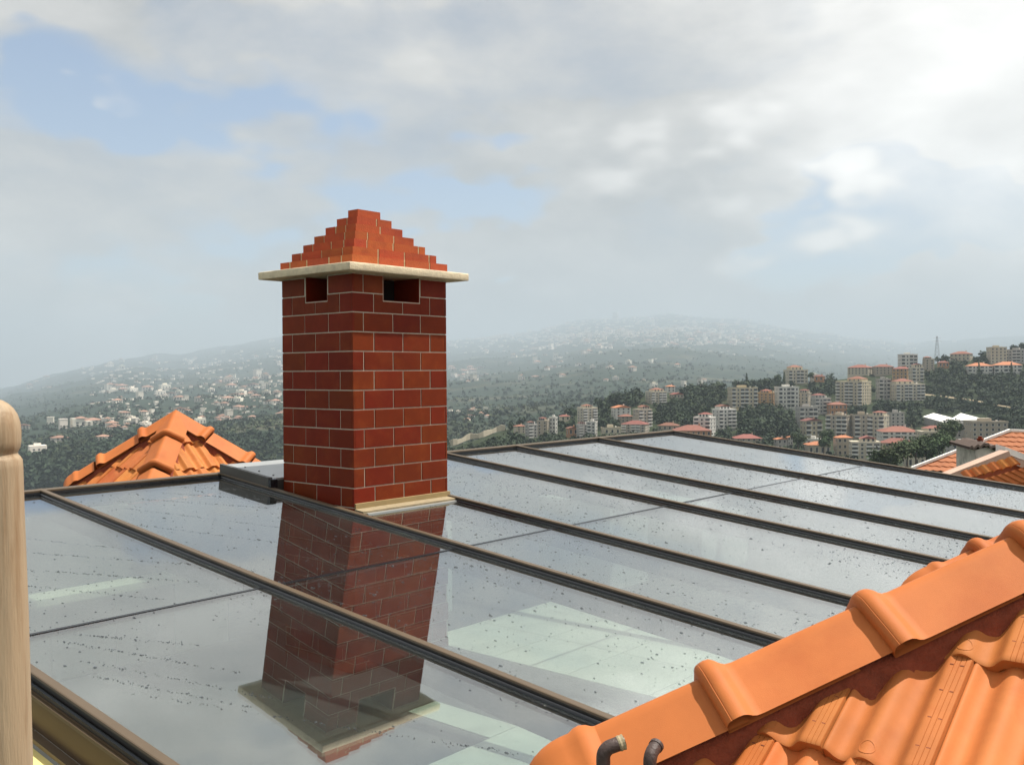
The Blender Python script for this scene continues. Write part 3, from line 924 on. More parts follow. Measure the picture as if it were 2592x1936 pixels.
def build_front_roof():
    P0 = Vector((1.78447647, 1.04645299, -.62474097)); a = R(22.469); q2 = math.sqrt(.5)
    h = Vector((math.cos(a) * q2, -math.cos(a) * q2, math.sin(a))); tp = math.tan(a) * math.sqrt(2); pa = math.atan(tp)
    lat = Vector((q2, q2, 0)); nrm = h.cross(lat).normalized()
    if nrm.z < 0: nrm = -nrm
    t = thing('tiled_roof', 'near terracotta tiled hip roof with ridge caps at the lower right', 'roof', (2.0, .8, -.95))
    Pc = P0 - nrm * .024                    # crest of the plain cap bodies
    hip_caps(t, Pc, h, lat, nrm, [.37 * k for k in range(0, 7)], .37)
    me = cap_mesh(.30); M = frame(Pc + h * -.20, h, lat, nrm)
    # the lowest cap has lost its collar under the closing piece
    obj('ridge_end', endcap_mesh(.17), t, frame(Pc + h * -.262, h, lat, nrm))
    body = MB(); body.grid([[(s_, a_, hh) for a_, hh in cap_section(.001, .112, .074)] for s_ in (-.25, -.1, .05)])
    obj('ridge_cap', body.mesh('ridge_cap', TERRA_RIDGE, True), t, frame(Pc, h, lat, nrm))
    mortar_strip(t, Pc, h, lat, nrm, -.30, 2.5)
    # tile planes
    off = .132
    zA = lambda x: P0.z - off + tp * (x - P0.x)
    up = Vector((math.cos(pa), 0, math.sin(pa))); nA = Vector((-math.sin(pa), 0, math.cos(pa))); ac = Vector((0, -1, 0))
    hipn = Vector((q2, q2, 0))              # vertical plane through the hip
    co = Vector((P0.x, P0.y, 0))
    xb = 1.800; step = TEX * math.cos(pa)
    O = Vector((xb, .767 + TW * 2, zA(xb)))
    lay_tiles(t, TILE, TW, TEX, O, ac, up, nA, (-2, 12), (-1, 7), [(co - hipn * .088, hipn)])
    # the far plane, falling towards the glass
    upB = Vector((0, -math.cos(pa), math.sin(pa))); nB = Vector((0, math.sin(pa), math.cos(pa))); acB = Vector((-1, 0, 0))
    yb = P0.y + (P0.x - xb)
    OB = Vector((xb + TW * 6, yb, zA(xb)))
    lay_tiles(t, TILE_FAR, TW, TEX, OB, acB, upB, nB, (-2, 8), (-1, 5), [(co + hipn * .088, -hipn)])
    # deck and walls below
    xe = xb - step - .0; ye = P0.y + (P0.x - xe); ze = zA(xe) - .03
    b = MB(); top = 2.4
    A0 = (xe + .03, ye - .03, ze); A1 = (xe + .03, ye - .03 - 3.6, ze); C0 = (xe + top, ye - top, ze + tp * (top - .03)); C1 = (xe + top, ye - 3.6, ze + tp * (top - .03)); B1 = (xe + 3.4, ye - .03, ze); B2 = (xe + 3.4, ye - top, ze + tp * (top - .03))
    b.quad([A0, A1, C1, C0]); b.quad([A0, C0, B2, B1]); b.quad([C0, C1, (xe + 3.4, ye - 3.6, C0[2]), B2])
    b.build('roof_deck', MORTAR_RED, t)
    b = MB(); b.box(xe + .16, xe + 3.3, ye - 3.5, ye - .12, -9, ze - .04); b.build('wall', WHITE_PAINT, t)
    b = MB(); b.box(xe + .05, xe + 3.38, ye - 3.55, ye - .05, ze - .035, ze - .006); b.build('eaves_board', FASCIA, t)
    return P0, h, tp


build_front_roof()


def build_back_hip():
    """second hip just behind the near one: only its closing piece and first caps show over the ridge"""
    a = R(22.47); q2 = math.sqrt(.5); h = Vector((math.cos(a) * q2, -math.cos(a) * q2, math.sin(a)))
    lat = Vector((q2, q2, 0)); nrm = h.cross(lat).normalized()
    if nrm.z < 0: nrm = -nrm
    D = 3.35; P = at(2372, 1428, D); tp = math.tan(a) * math.sqrt(2)
    t = thing('tiled_roof', 'second terracotta hip whose rounded end peeks over the near ridge', 'roof', P - Vector((0, 0, .4)))
    obj('ridge_end', endcap_mesh(.19), t, frame(P, h, lat, nrm))
    hip_caps(t, P, h, lat, nrm, [.13 + .37 * k for k in range(0, 4)], .37)
    C = P + h * -.12 - nrm * .075; top = 1.1
    def z(s_): return C.z + tp * s_
    b = MB()
    b.quad([(C.x, C.y, C.z), (C.x, C.y - 2.2, C.z), (C.x + top, C.y - 2.2, z(top)), (C.x + top, C.y - top, z(top))])
    b.quad([(C.x, C.y, C.z), (C.x + top, C.y - top, z(top)), (C.x + 2.2, C.y - top, z(top)), (C.x + 2.2, C.y, C.z)])
    b.build('roof_deck', TERRA, t)
    b = MB(); b.box(C.x + .06, C.x + 2.1, C.y - 2.1, C.y - .06, -1.6, C.z - .01); b.build('wall', WHITE_PAINT, t)


build_back_hip()


def build_turret():
    A = Vector((3.97928751, 6.8750, -.24426)); a = R(32.2346); q2 = math.sqrt(.5); tp = math.tan(a) * math.sqrt(2); pa = math.atan(tp)
    t = thing('turret_roof', 'small pyramid roof of orange terracotta tiles beyond the glass', 'roof', (A.x, A.y, -1.0))
    half = .585
    for sx, sy, lo in ((-1, 1, 1), (-1, -1, 1), (1, -1, 1), (1, 1, 1)):
        d = Vector((math.cos(a) * q2 * sx, math.cos(a) * q2 * sy, -math.sin(a))); h = -d
        lat = h.cross(Vector((0, 0, 1))).normalized(); nrm = lat.cross(h).normalized()
        if nrm.z < 0: nrm = -nrm
        Pc = A - nrm * .022
        me = cap_mesh(.33)
        obj('ridge_cap', me, t, frame(Pc + d * .716, h, nrm.cross(h), nrm))
        M = frame(Pc + d * .346, h, nrm.cross(h), nrm); c0 = Vector((A.x, A.y, 0))
        q = bisected(cap_mesh(.40), M, [(c0, Vector((-sx, 0, 0))), (c0, Vector((0, -sy, 0)))])
        smooth_angle(obj('ridge_cap', q, t, M), 48)
        if (sx, sy) == (1, -1): obj('ridge_cap', me, t, frame(Pc + d * 1.086, h, nrm.cross(h), nrm))
        else: obj('ridge_end', endcap_mesh(.15), t, frame(Pc + d * .905, h, nrm.cross(h), nrm))
        mortar_strip(t, Pc, h, nrm.cross(h), nrm, -.98, -.03)
    off = .125; Z0 = A.z - off
    slope_len = half / math.cos(pa)
    for (ux, uy) in ((-1, 0), (0, -1), (1, 0), (0, 1)):
        out = Vector((ux, uy, 0)); up = Vector((-ux * math.cos(pa), -uy * math.cos(pa), math.sin(pa))); ac = up.cross(Vector((ux * math.sin(pa), uy * math.sin(pa), math.cos(pa))))
        nn = Vector((ux * math.sin(pa), uy * math.sin(pa), math.cos(pa)))
        base = Vector((A.x, A.y, Z0)) + out * half - Vector((0, 0, half * tp))
        side = Vector((-uy, ux, 0)); c0 = Vector((A.x, A.y, 0))
        n1 = (side - out).normalized(); n2 = (-side - out).normalized()
        lay_tiles(t, TILE_FAR, TW, .265, base - ac * TW * 4 + up * .0, ac, up, nn, (-1, 9), (0, 3), [(c0 - n1 * .06, n1), (c0 - n2 * .06, n2)])
    b = MB(); e = half - .01; zb = Z0 - half * tp - .02; T_ = (A.x, A.y, Z0 - .02)
    c = [(A.x - e, A.y - e, zb), (A.x + e, A.y - e, zb), (A.x + e, A.y + e, zb), (A.x - e, A.y + e, zb)]
    for i in range(4): b.quad([c[i], c[(i + 1) % 4], T_])
    b.quad(list(reversed(c))); b.build('roof_deck', MORTAR_RED, t)
    b = MB(); e = half - .08; b.box(A.x - e, A.x + e, A.y - e, A.y + e, -9, zb - .01); b.build('wall', WHITE_PAINT, t)
    # larger tiles than on the near roof; the turret stands a good two metres beyond the glass
    t.matrix_basis = Matrix.Translation(Vector((A.x * 1.24, A.y * 1.24, -1.0 * 1.24))) @ Matrix.Scale(1.24, 4)


build_turret()


# ------------------------------------------------------------------ post and pipes
def build_post():
    D = 1.3; k = D / FPX; c = at(-21, 940, D)
    prof = [(1007, 2), (1009, 12), (1014, 26), (1022, 39), (1034, 51), (1050, 61), (1070, 67), (1092, 69.5), (1118, 69), (1133, 67), (1141, 63), (1147, 60), (1152, 61.5), (1158, 67), (1166, 71.5), (1185, 73), (1300, 75), (1560, 82), (1936, 88), (2400, 94), (4600, 110)]
    rows = []
    for y, r in prof:
        z = -(y - 949.6) * k; rows.append([(c.x + .95 * r * k * math.cos(2 * math.pi * j / 40), c.y + .95 * r * k * math.sin(2 * math.pi * j / 40), z) for j in range(40)])
    b = MB(); b.grid(list(reversed(rows)), 0, True); b.quad(rows[0])
    o = b.build('railing_post', WOOD, None); smooth_angle(o, 50)
    tag(o, 'pale wooden railing post with rounded knob and groove at the left edge', 'post')


build_post()


def build_pipes():
    for i, (px, d0, lab, lean, size) in enumerate(((1527, 1.80, 'rusty brown pipe elbow with pale threaded mouth by the ridge end', 1, 1.0), (1645, 1.80, 'plain dark brown pipe elbow, the one farther from the ridge end', .55, .95))):
        rad = .0132 * size; top = at(px, 1916 if i == 0 else 1930, d0)
        base = Vector((top.x, top.y, top.z - .30))
        d = (RIGHT * .9 * lean + UP * .25 + FWD * (.15 if i == 0 else .75)).normalized(); d.z = .16; d.normalize()
        t = thing('vent_pipe', lab, 'pipe', base)
        rb = .020; pts = [base, top - Vector((0, 0, .01))]
        cc = top + Vector((d.x, d.y, 0)).normalized() * rb; hd = Vector((d.x, d.y, 0)).normalized()
        for k in range(0, 8):
            an = k / 7 * R(80); pts.append(top + hd * (rb * (1 - math.cos(an))) + Vector((0, 0, rb * math.sin(an))))
        last = pts[-1]; dr = (pts[-1] - pts[-2]).normalized()
        pts.append(last + dr * .012)
        b = MB(); b.tube(pts, rad, 16, caps=True); o = b.build('elbow', PIPE, t); smooth_angle(o, 50)
        if i == 0:
            b = MB(); q = pts[-1]; b.tube([q + dr * .0002, q + dr * .0035, q + dr * .007, q + dr * .012], [rad * 1.02, rad * 1.10, rad * 1.02, rad * 1.1], 16); o = b.build('threaded_mouth', PIPE_RIM, t)
            b = MB(); b.tube([q + dr * .0125, q + dr * .0135], [rad * .8, rad * .78], 16); b.build('bore_dark_disc', RUBBER, t)  # closed black disc painted for the dark hollow of the pipe
        else:
            b = MB(); q = pts[-1]; b.tube([q - dr * .004, q + dr * .003], [rad * 1.12, rad * 1.12], 16); b.build('rim', PIPE, t)
        b = MB(); z = top.z - .055; b.tube([(top.x, top.y, z), (top.x, top.y, z + .018)], rad * 1.15, 16); b.build('socket', PIPE, t)


build_pipes()
# ------------------------------------------------------------------ neighbouring roofs at the right
def corr_plane(mb, A, across, up, W, L, pitch, amp, crs, mi=0, tri=None, seg=4):
    """corrugated tile plane: rolls every `pitch` across, small steps every `crs` up the slope"""
    n = across.cross(up).normalized()
    if n.z < 0: n = -n
    nu = int(W / pitch * seg); nr = max(1, int(L / crs)); rows = []
    for r in range(nr):
        for k, lift in ((0, .05), (.98, .0)):
            v = (r + k) * crs; row = []
            for i in range(nu + 1):
                u = i * pitch / seg; lo = 0
                uu = u
                if tri: lo = tri(v); uu = lo[0] + (lo[1] - lo[0]) * i / nu
                row.append(A + across * uu + up * v + n * (lift * .7 + amp * (.5 + .5 * math.cos(2 * math.pi * uu / pitch))))
            rows.append(row)
    mb.grid(rows, mi)


def build_neighbours():
    # big hip roof: eaves run along +Y, slope rises along +X
    d0 = 42.; C = at(2308, 1190, d0); tp = math.tan(R(27)); pa = R(27)
    # solve the hip length from where the ridge end shows
    best = None
    for i in range(400):
        hh = .02 * i + 1; P = C + Vector((hh, -hh, hh * tp)); dd = P.dot(FWD)
        px = IW / 2 + FPX * P.dot(RIGHT) / dd
        if best is None or abs(px - 2556) < best[0]: best = (abs(px - 2556), hh)
    H = best[1]
    t = thing('neighbour_house', 'house with a broad orange tiled hip roof edged in white, right of the glass', 'house', C - Vector((0, 0, 6)))
    up = Vector((math.cos(pa), 0, math.sin(pa))); ac = Vector((0, -1, 0)); SL = H / math.cos(pa)
    W = 26.
    b = MB(); corr_plane(b, C, ac, up, W, SL, .30, .05, .38, tri=lambda v: (v * math.cos(pa), W))
    b.build('roof_plane', ROOFORANGE, t)
    upB = Vector((0, -math.cos(pa), math.sin(pa)))
    b = MB(); b.quad([C, C + Vector((H, -H, H * tp)), C + Vector((20, -H, H * tp)), C + Vector((20, 0, 0))]); b.build('roof_plane', ROOFORANGE, t)
    b = MB()
    for e0, e1 in ((0, 1),):
        P = C + Vector((0, 0, .10)); Q = C + Vector((H, -H, H * tp + .10)); b.bar(P, Q, .15, .10)
    b.build('hip_capping', WHITE_PAINT, t)
    b = MB(); Q = C + Vector((H, -H, H * tp + .08)); b.bar(Q, Q + Vector((0, -18, 0)), .15, .10); b.build('ridge_capping', WHITE_PAINT, t)
    b = MB(); b.box(C.x + .5, C.x + 20, C.y - W, C.y - .4, C.z - 7, C.z - .05); b.build('wall', WALLC['cream'], t)
    # lower white-edged ledge across the slope
    # lean-to with stained wall and a thin roof standing in the slope
    l = thing('roof_shed', 'small stained plaster shed with a thin curling roof on the orange roof', 'shed', at(2500, 1170, 33))
    A0, A1, A2 = at(2469, 1185, 33), at(2531, 1185, 33.6), at(2469, 1138, 33)
    b = MB(); dx = Vector((2.0, 1.2, 0)); z1, z2 = at(2469, 1139, 33).z, at(2531, 1146, 33.6).z; zr = at(2496, 1131, 33.2).z
    zb = A0.z - 1.2; M_ = (A0 + A1) / 2
    pts = [(A0.x, A0.y, zb), (A1.x, A1.y, zb), (A1.x, A1.y, z2), (M_.x, M_.y, zr), (A0.x, A0.y, z1)]
    n = len(pts); b.quad(pts); b.quad([tuple(Vector(p) + dx) for p in reversed(pts)])
    for i in range(n): b.quad([pts[i], tuple(Vector(pts[i]) + dx), tuple(Vector(pts[(i + 1) % n]) + dx), pts[(i + 1) % n]])
    b.build('wall', pbr('stained_plaster', (.55, .50, .43), .95, .25, 3, col2=(.30, .27, .23), c2scale=2, c2lo=.5, c2hi=.7), l)
    for (pa_, pb_) in ((at(2455, 1138, 32.8), at(2497, 1129, 33.0)), (at(2497, 1129, 33.0), at(2540, 1142, 33.4))):
        b = MB(); n = 8; rows = []
        for i in range(n + 1):
            p = pa_.lerp(pb_, i / n); p.z += .05 * math.sin(i * 2.1); rows.append([p, p + Vector((0, 0, .09)), p + Vector((0, 0, .09)) + dx * 1.1, p + dx * 1.1])
        b.grid(rows, 0, True); b.build('roof_sheet', pbr('weathered_sheet', (.10, .07, .055), .9, .2, 3), l)
    b = MB(); c0 = at(2481, 1134, 34); c1 = at(2481, 1113, 34); s = .075 * 1.0; z0, z1 = c0.z - .3, c1.z
    b.box(c0.x - s, c0.x + s, c0.y - s, c0.y + s, z0, z1); b.box(c0.x - s * 1.3, c0.x + s * 1.3, c0.y - s * 1.3, c0.y + s * 1.3, z1, z1 + .05); b.box(c0.x - s * .7, c0.x + s * .7, c0.y - s * .7, c0.y + s * .7, z1 + .05, z1 + .12)
    ch = b.build('brick_chimney', CLINKER); tag(ch, 'slim red brick chimney above the stained shed on the orange roof', 'chimney')
    # near gable with coping, brick-red wall and roll tiles
    g = thing('gable_house', 'gable end with pale coping, red wall and large orange roll tiles', 'house', at(2545, 1230, 20) - Vector((0, 0, 2)))
    D = 20.
    Lf, Ap, Rt = at(2405, 1202, D), at(2546, 1147, D), at(2740, 1222, D)
    back = FWD * .35; back.z = 0
    b = MB(); b.bar(Lf - (Ap - Lf) * .6, Ap, .34, .13); b.build('coping', pbr('pink_concrete', (.50, .34, .26), .9, .12, 3), g)
    b = MB(); nb = Vector((0, 0, 1)); e = Vector((FWD.x, FWD.y, 0)) * .42
    for (P, Q, mi) in ((Ap, Rt, 0),):
        b.hexa([P, Q, Q + e, P + e, P + nb * .13, Q + nb * .13, Q + e + nb * .13 + nb * .03, P + e + nb * .13 + nb * .03], 0)
    b.build('coping', WHITE_PAINT, g)
    b = MB(); b.hexa([Ap - RIGHT * .03 - nb * .16 - FWD * .02, Rt - nb * .16 - FWD * .02, Rt - nb * .16 + e * .2, Ap - nb * .16 + e * .2, Ap - RIGHT * .03 - FWD * .02 - nb * .005, Rt - FWD * .02 - nb * .005, Rt + e * .2 - nb * .005, Ap + e * .2 - nb * .005]); b.build('coping_edge', MATS['pink_concrete'], g)
    b = MB(); k = e * .25; w = [Lf - (Ap - Lf) * .6, Ap, Rt]; low = Vector((0, 0, -3))
    b.quad([w[0] + k, w[0] + low + k, w[2] + low + k, w[2] + k, w[1] + k]); b.quad([p + back for p in (w[0], w[1], w[2], w[2] + low, w[0] + low)])
    b.quad([w[0] + k, w[1] + k, w[1] + back, w[0] + back]); b.quad([w[1] + k, w[2] + k, w[2] + back, w[1] + back])
    b.build('wall', pbr('brick_red_render', (.36, .085, .035), .9, .15, 3), g)
    # a row of barrel tiles on the verge
    for i in range(6):
        p = at(2430 + 22.4 * i, 1196 - 6.5 * i, 19.2 - .1 * i); q = at(2430 + 22.4 * (i + 1), 1196 - 6.5 * (i + 1), 19.1 - .1 * i)
        dn = (RIGHT * .055 - UP * .115 - FWD * .16)
        rows = []
        for k in range(7):
            u = k / 6; lift = .035 * math.sin(math.pi * min(1, u * 1.15)) ** .8 + (.03 if u > .75 else 0) * math.sin(math.pi * (u - .75) / .25 if u > .75 else 0)
            c = p.lerp(q, u) + UP * lift - FWD * lift * .5; rows.append([c, c + dn * .5, c + dn * 1.05])
        b = MB(); b.grid(rows); b.grid([[r[2], r[2] - UP * .03 + FWD * .05] for r in rows]); o = b.build('roll_tile', TERRA, g); smooth_angle(o, 50)
    b = MB()
    A = at(2480, 1216, 18.6); a2 = at(2600, 1182, 18.0); acr = (a2 - A); W = acr.length; acr.normalize(); dn = (RIGHT * .75 - UP * .42 - FWD * .5).normalized()
    corr_plane(b, A, acr, dn, W * 1.4, 3.0, .13, .03, .36); b.build('roof_plane', TERRA, g)


build_neighbours()

# ------------------------------------------------------------------ apartment blocks on the near hill
WM = {}


def win_mesh(w, h):
    k = (round(w, 1), round(h, 1))
    if k not in WM:
        b = MB(); w, h = k
        b.box(-w / 2, w / 2, -.04, .06, 0, h, 0); b.box(-w / 2 - .15, w / 2 + .15, -.22, .06, -.16, -.01, 1)
        b.box(-w / 2 - .1, -w / 2 - .005, -.10, .06, 0, h, 1); b.box(w / 2 + .005, w / 2 + .1, -.10, .06, 0, h, 1)
        WM[k] = b.mesh('window', [WIN, WINLIGHT])
    return WM[k]


BM_ = {}


def balc_mesh(w, fh):
    k = (round(w, 1), round(fh, 1))
    if k not in BM_:
        b = MB(); w, fh = k
        b.box(-w / 2, w / 2, -1.25, .05, -.18, 0, 0); b.box(-w / 2, w / 2, -1.25, -1.13, .001, .85, 0); b.box(-w / 2, -w / 2 + .1, -1.125, -.005, .001, .85, 0); b.box(w / 2 - .1, w / 2, -1.125, -.005, .001, .85, 0)
        b.box(-w / 2 + .25, w / 2 - .25, -.05, .06, .01, fh * .76, 1)
        BM_[k] = b.mesh('balcony', [WINLIGHT, WIN])
    return BM_[k]


def roof_mesh(mb, a, b_, z, kind, rh, ov=.6):
    x, y = a / 2 + ov, b_ / 2 + ov
    if kind == 'hip':
        r = max(0, x - y) if x > y else 0; s = max(0, y - x) if y > x else 0
        c = [(-x, -y, z), (x, -y, z), (x, y, z), (-x, y, z)]; t0, t1 = (-r, -s, z + rh), (r, s, z + rh)
        if x >= y: F = [[c[0], c[1], t1, t0], [c[1], c[2], t1], [c[2], c[3], t0, t1], [c[3], c[0], t0]]
        else: F = [[c[0], c[1], t0], [c[1], c[2], t1, t0], [c[2], c[3], t1], [c[3], c[0], t0, t1]]
        for f in F: mb.quad(f)
        mb.quad(list(reversed(c)))
    else:
        c = [(-x, -y, z), (x, -y, z), (x, y, z), (-x, y, z)]; t0, t1 = (0, -y, z + rh), (0, y, z + rh)
        mb.quad([c[0], t0, t1, c[3]]); mb.quad([c[1], c[2], t1, t0]); mb.quad(list(reversed(c)))
        mb.quad([c[0], c[1], t0]); mb.quad([c[2], c[3], t1])


# (x0, x1, ytop, ybase, floors, roof, wall, turn in degrees, balcony pattern, label)
BLD = [
    (1300, 1331, 1075, 1096, 3, 'hip', 'cream', 25, 'w', 'small cream house with red hip roof, leftmost on the near hill'),
    (1329, 1361, 1066, 1108, 4, 'hip', 'grey', 28, 'b', 'grey block with banded balconies in the leftmost hill cluster'),
    (1359, 1393, 1056, 1099, 4, 'hip', 'tan', -20, 'w', 'tan block with flat red roof, third from left in the leftmost cluster'),
    (1391, 1411, 1055, 1097, 4, 'flat', 'white', -25, 'w', 'slim pale tower at the right end of the leftmost hill cluster'),
    (1415, 1443, 1050, 1065, 1, 'hip', 'cream', 15, 'w', 'low red roofed house just above the slim pale tower'),
    (1461, 1512, 1023, 1069, 5, 'hip', 'cream', 30, 'b', 'cream five-storey block with red roof on the left crest'),
    (1433, 1463, 1080, 1103, 1, 'gable', 'rust', 20, 'w', 'red gable house beside the grey and white pair near the glass'),
    (1459, 1488, 1068, 1103, 4, 'hip', 'grey', 22, 'b', 'grey block with small red roof beside a white tower'),
    (1486, 1512, 1066, 1103, 4, 'flat', 'white', -18, 'b', 'white tower block right of the grey red-roofed one'),
    (1547, 1597, 1026, 1055, 3, 'gable', 'white', 25, 'w', 'white villa with orange gables below the wooded crest'),
    (1564, 1603, 1049, 1069, 2, 'hip', 'tan', 20, 'w', 'tan house with red roof just below the white villa'),
    (1602, 1650, 1026, 1080, 5, 'gable', 'tan', 32, 'b', 'tan five-storey block with balconies and gabled red roof'),
    (1521, 1571, 1081, 1100, 1, 'flat', 'cream', 15, 'w', 'low beige flat-roofed house by the far edge of the glass'),
    (1573, 1644, 1065, 1094, 3, 'hip', 'tan', -15, 'b', 'wide tan and white house below the tan gabled block'),
    (1634, 1687, 982, 1019, 4, 'hip', 'cream', 28, 'b', 'terraced block with red hip roof on the crest of the wood'),
    (1684, 1709, 975, 992, 2, 'hip', 'white', 20, 'w', 'small orange-roofed house right of the terraced crest block'),
    (1695, 1730, 994, 1008, 1, 'gable', 'tan', 30, 'w', 'little double-gabled red roof in the crest wood'),
    (1665, 1720, 1070, 1090, 1, 'hip', 'tan', -10, 'w', 'low beige villa at the corner of the glass roof'),
    (1842, 1917, 980, 1031, 5, 'flat', 'yellow', 14, 'b', 'wide yellow apartment block with white balconies'),
    (1914, 1964, 985, 1024, 4, 'hip', 'brown', -20, 'w', 'ochre brown block with red roof between yellow and white blocks'),
    (1961, 2021, 978, 1033, 5, 'flat', 'white', 18, 'b', 'tall white block with roof parapet above the dark wood'),
    (2019, 2053, 985, 1031, 4, 'hip', 'tan', -22, 'w', 'tan block with orange roof right of the tall white block'),
    (2053, 2102, 996, 1046, 4, 'hip', 'grey', 24, 'b', 'grey block with red hip roof above the orange house'),
    (1803, 1863, 1024, 1084, 5, 'gable', 'white', 30, 'b', 'white tower with red gable left of the dark wood'),
    (1756, 1811, 1044, 1097, 4, 'hip', 'white', -24, 'b', 'white four-storey block with red roofs, lower left of the dark wood'),
    (2014, 2069, 1029, 1077, 4, 'flat', 'grey', 20, 'b', 'grey flat-roofed block right of the dark wood'),
    (2027, 2080, 1059, 1102, 3, 'gable', 'yellow', 26, 'b', 'cream yellow gabled house with terraces below the grey block'),
    (1984, 2044, 924, 970, 4, 'hip', 'cream', 22, 'b', 'stepped beige block with red roofs, alone on the ridge'),
    (2050, 2072, 947, 961, 1, 'flat', 'white', 15, 'w', 'small white house right of the stepped ridge block'),
    (2062, 2088, 949, 966, 1, 'hip', 'rust', -15, 'w', 'small red-roofed house among the ridge trees'),
    (1853, 1928, 1100, 1126, 2, 'hip', 'tan', 12, 'w', 'low house with red roofs touching the far glass edge'),
    (1959, 1992, 1108, 1138, 2, 'gable', 'grey', 28, 'w', 'grey house with bright orange gable by the glass edge'),
    (1991, 2007, 1104, 1138, 3, 'hip', 'grey', 20, 'w', 'little square tower with orange cap beside the orange gable'),
    (2036, 2102, 1118, 1154, 1, 'hip', 'tan', 16, 'w', 'low villa with bright orange hip roof by the glass edge'),
    (2040, 2078, 1110, 1128, 1, 'flat', 'white', -12, 'w', 'flat white roof terrace behind the bright orange villa'),
    (1702, 1800, 1080, 1106, 1, 'hip', 'rust', 8, 'w', 'long low house with red roof along the glass edge'),
    (2118, 2203, 952, 1025, 7, 'hip', 'yellow', -26, 'b', 'largest block, seven storeys, cream and yellow with red roof'),
    (2218, 2254, 958, 1010, 5, 'flat', 'grey', 24, 'b', 'grey block between the two biggest cream blocks'),
    (2253, 2338, 958, 1014, 5, 'hip', 'cream', 20, 'b', 'wide cream five-storey block with orange roofs and stair bays'),
    (2260, 2305, 928, 960, 3, 'hip', 'brown', -20, 'w', 'ochre house with red roof above the wide cream block'),
    (2301, 2337, 920, 966, 4, 'gable', 'cream', 24, 'b', 'cream gabled block with curved balconies above the wide cream block'),
    (2274, 2321, 896, 934, 4, 'flat', 'white', 18, 'b', 'hazy stepped white block highest in the middle of the hill'),
    (2209, 2261, 922, 948, 3, 'hip', 'tan', 15, 'w', 'hazy long block with red roof behind the largest block'),
    (2147, 2208, 923, 948, 3, 'hip', 'cream', -18, 'w', 'hazy pale block left of the long hazy one'),
    (2336, 2364, 902, 936, 4, 'hip', 'tan', 20, 'w', 'hazy narrow block left of the steel pylon'),
    (2499, 2546, 878, 920, 5, 'flat', 'cream', 22, 'w', 'tan five-storey block high on the right edge'),
    (2545, 2600, 884, 918, 4, 'flat', 'grey', -15, 'b', 'grey block at the right edge of the picture on the hilltop'),
    (2446, 2509, 918, 943, 2, 'hip', 'white', 10, 'b', 'long low white house with orange roof, left of its twin'),
    (2513, 2583, 915, 943, 2, 'hip', 'white', 10, 'b', 'long low white house with orange roof, right of its twin'),
    (2373, 2401, 914, 930, 1, 'hip', 'rust', 15, 'w', 'small red-roofed house below the steel pylon'),
    (2407, 2460, 889, 912, 2, 'hip', 'cream', -12, 'w', 'hazy pale houses row right of the steel pylon'),
    (2092, 2157, 1050, 1106, 5, 'flat', 'tan', -22, 'b', 'tan five-storey block, left of the long tan terrace'),
    (2155, 2208, 1048, 1106, 5, 'flat', 'tan', 15, 'b', 'tan block in the middle of the long tan terrace'),
    (2198, 2249, 1040, 1106, 5, 'hip', 'cream', -24, 'b', 'cream block with red roof and cupola in the tan terrace'),
    (2247, 2288, 1043, 1090, 5, 'flat', 'grey', 22, 'w', 'grey tower at the right end of the tan terrace'),
    (2221, 2324, 1080, 1122, 3, 'hip', 'white', 14, 'b', 'wide white three-storey block with pale hip roof'),
    (2320, 2399, 1078, 1134, 4, 'hip', 'cream', 20, 'w', 'cream four-storey block with small square windows'),
    (2444, 2546, 1066, 1118, 4, 'flat', 'tan', 18, 'w', 'broad tan block with flat roof below the white sheds'),
    (2400, 2446, 1070, 1108, 3, 'flat', 'grey', 20, 'w', 'dark grey block left of the broad tan block'),
    (2110, 2157, 1102, 1154, 3, 'hip', 'tan', 22, 'w', 'tan house with bright orange roof left of the gabled block'),
    (2150, 2226, 1104, 1162, 4, 'gable', 'cream', 8, 'b', 'beige gabled block with rows of balconies near the glass'),
    (2224, 2312, 1110, 1156, 3, 'hip', 'tan', -10, 'w', 'tan block under a long red roof near the glass'),
    (2396, 2471, 1120, 1155, 2, 'flat', 'grey', -18, 'w', 'low grey concrete house left of the big orange roof'),
    (2287, 2341, 1152, 1186, 1, 'flat', 'cream', 20, 'w', 'low beige house with roof hut by the glass edge'),
    (2092, 2143, 1018, 1050, 2, 'hip', 'rust', 20, 'w', 'rust coloured house with gabled roof below the grey block'),
]


def near_depth(x, y):
    p = near_pt(x, y); return p.dot(FWD)


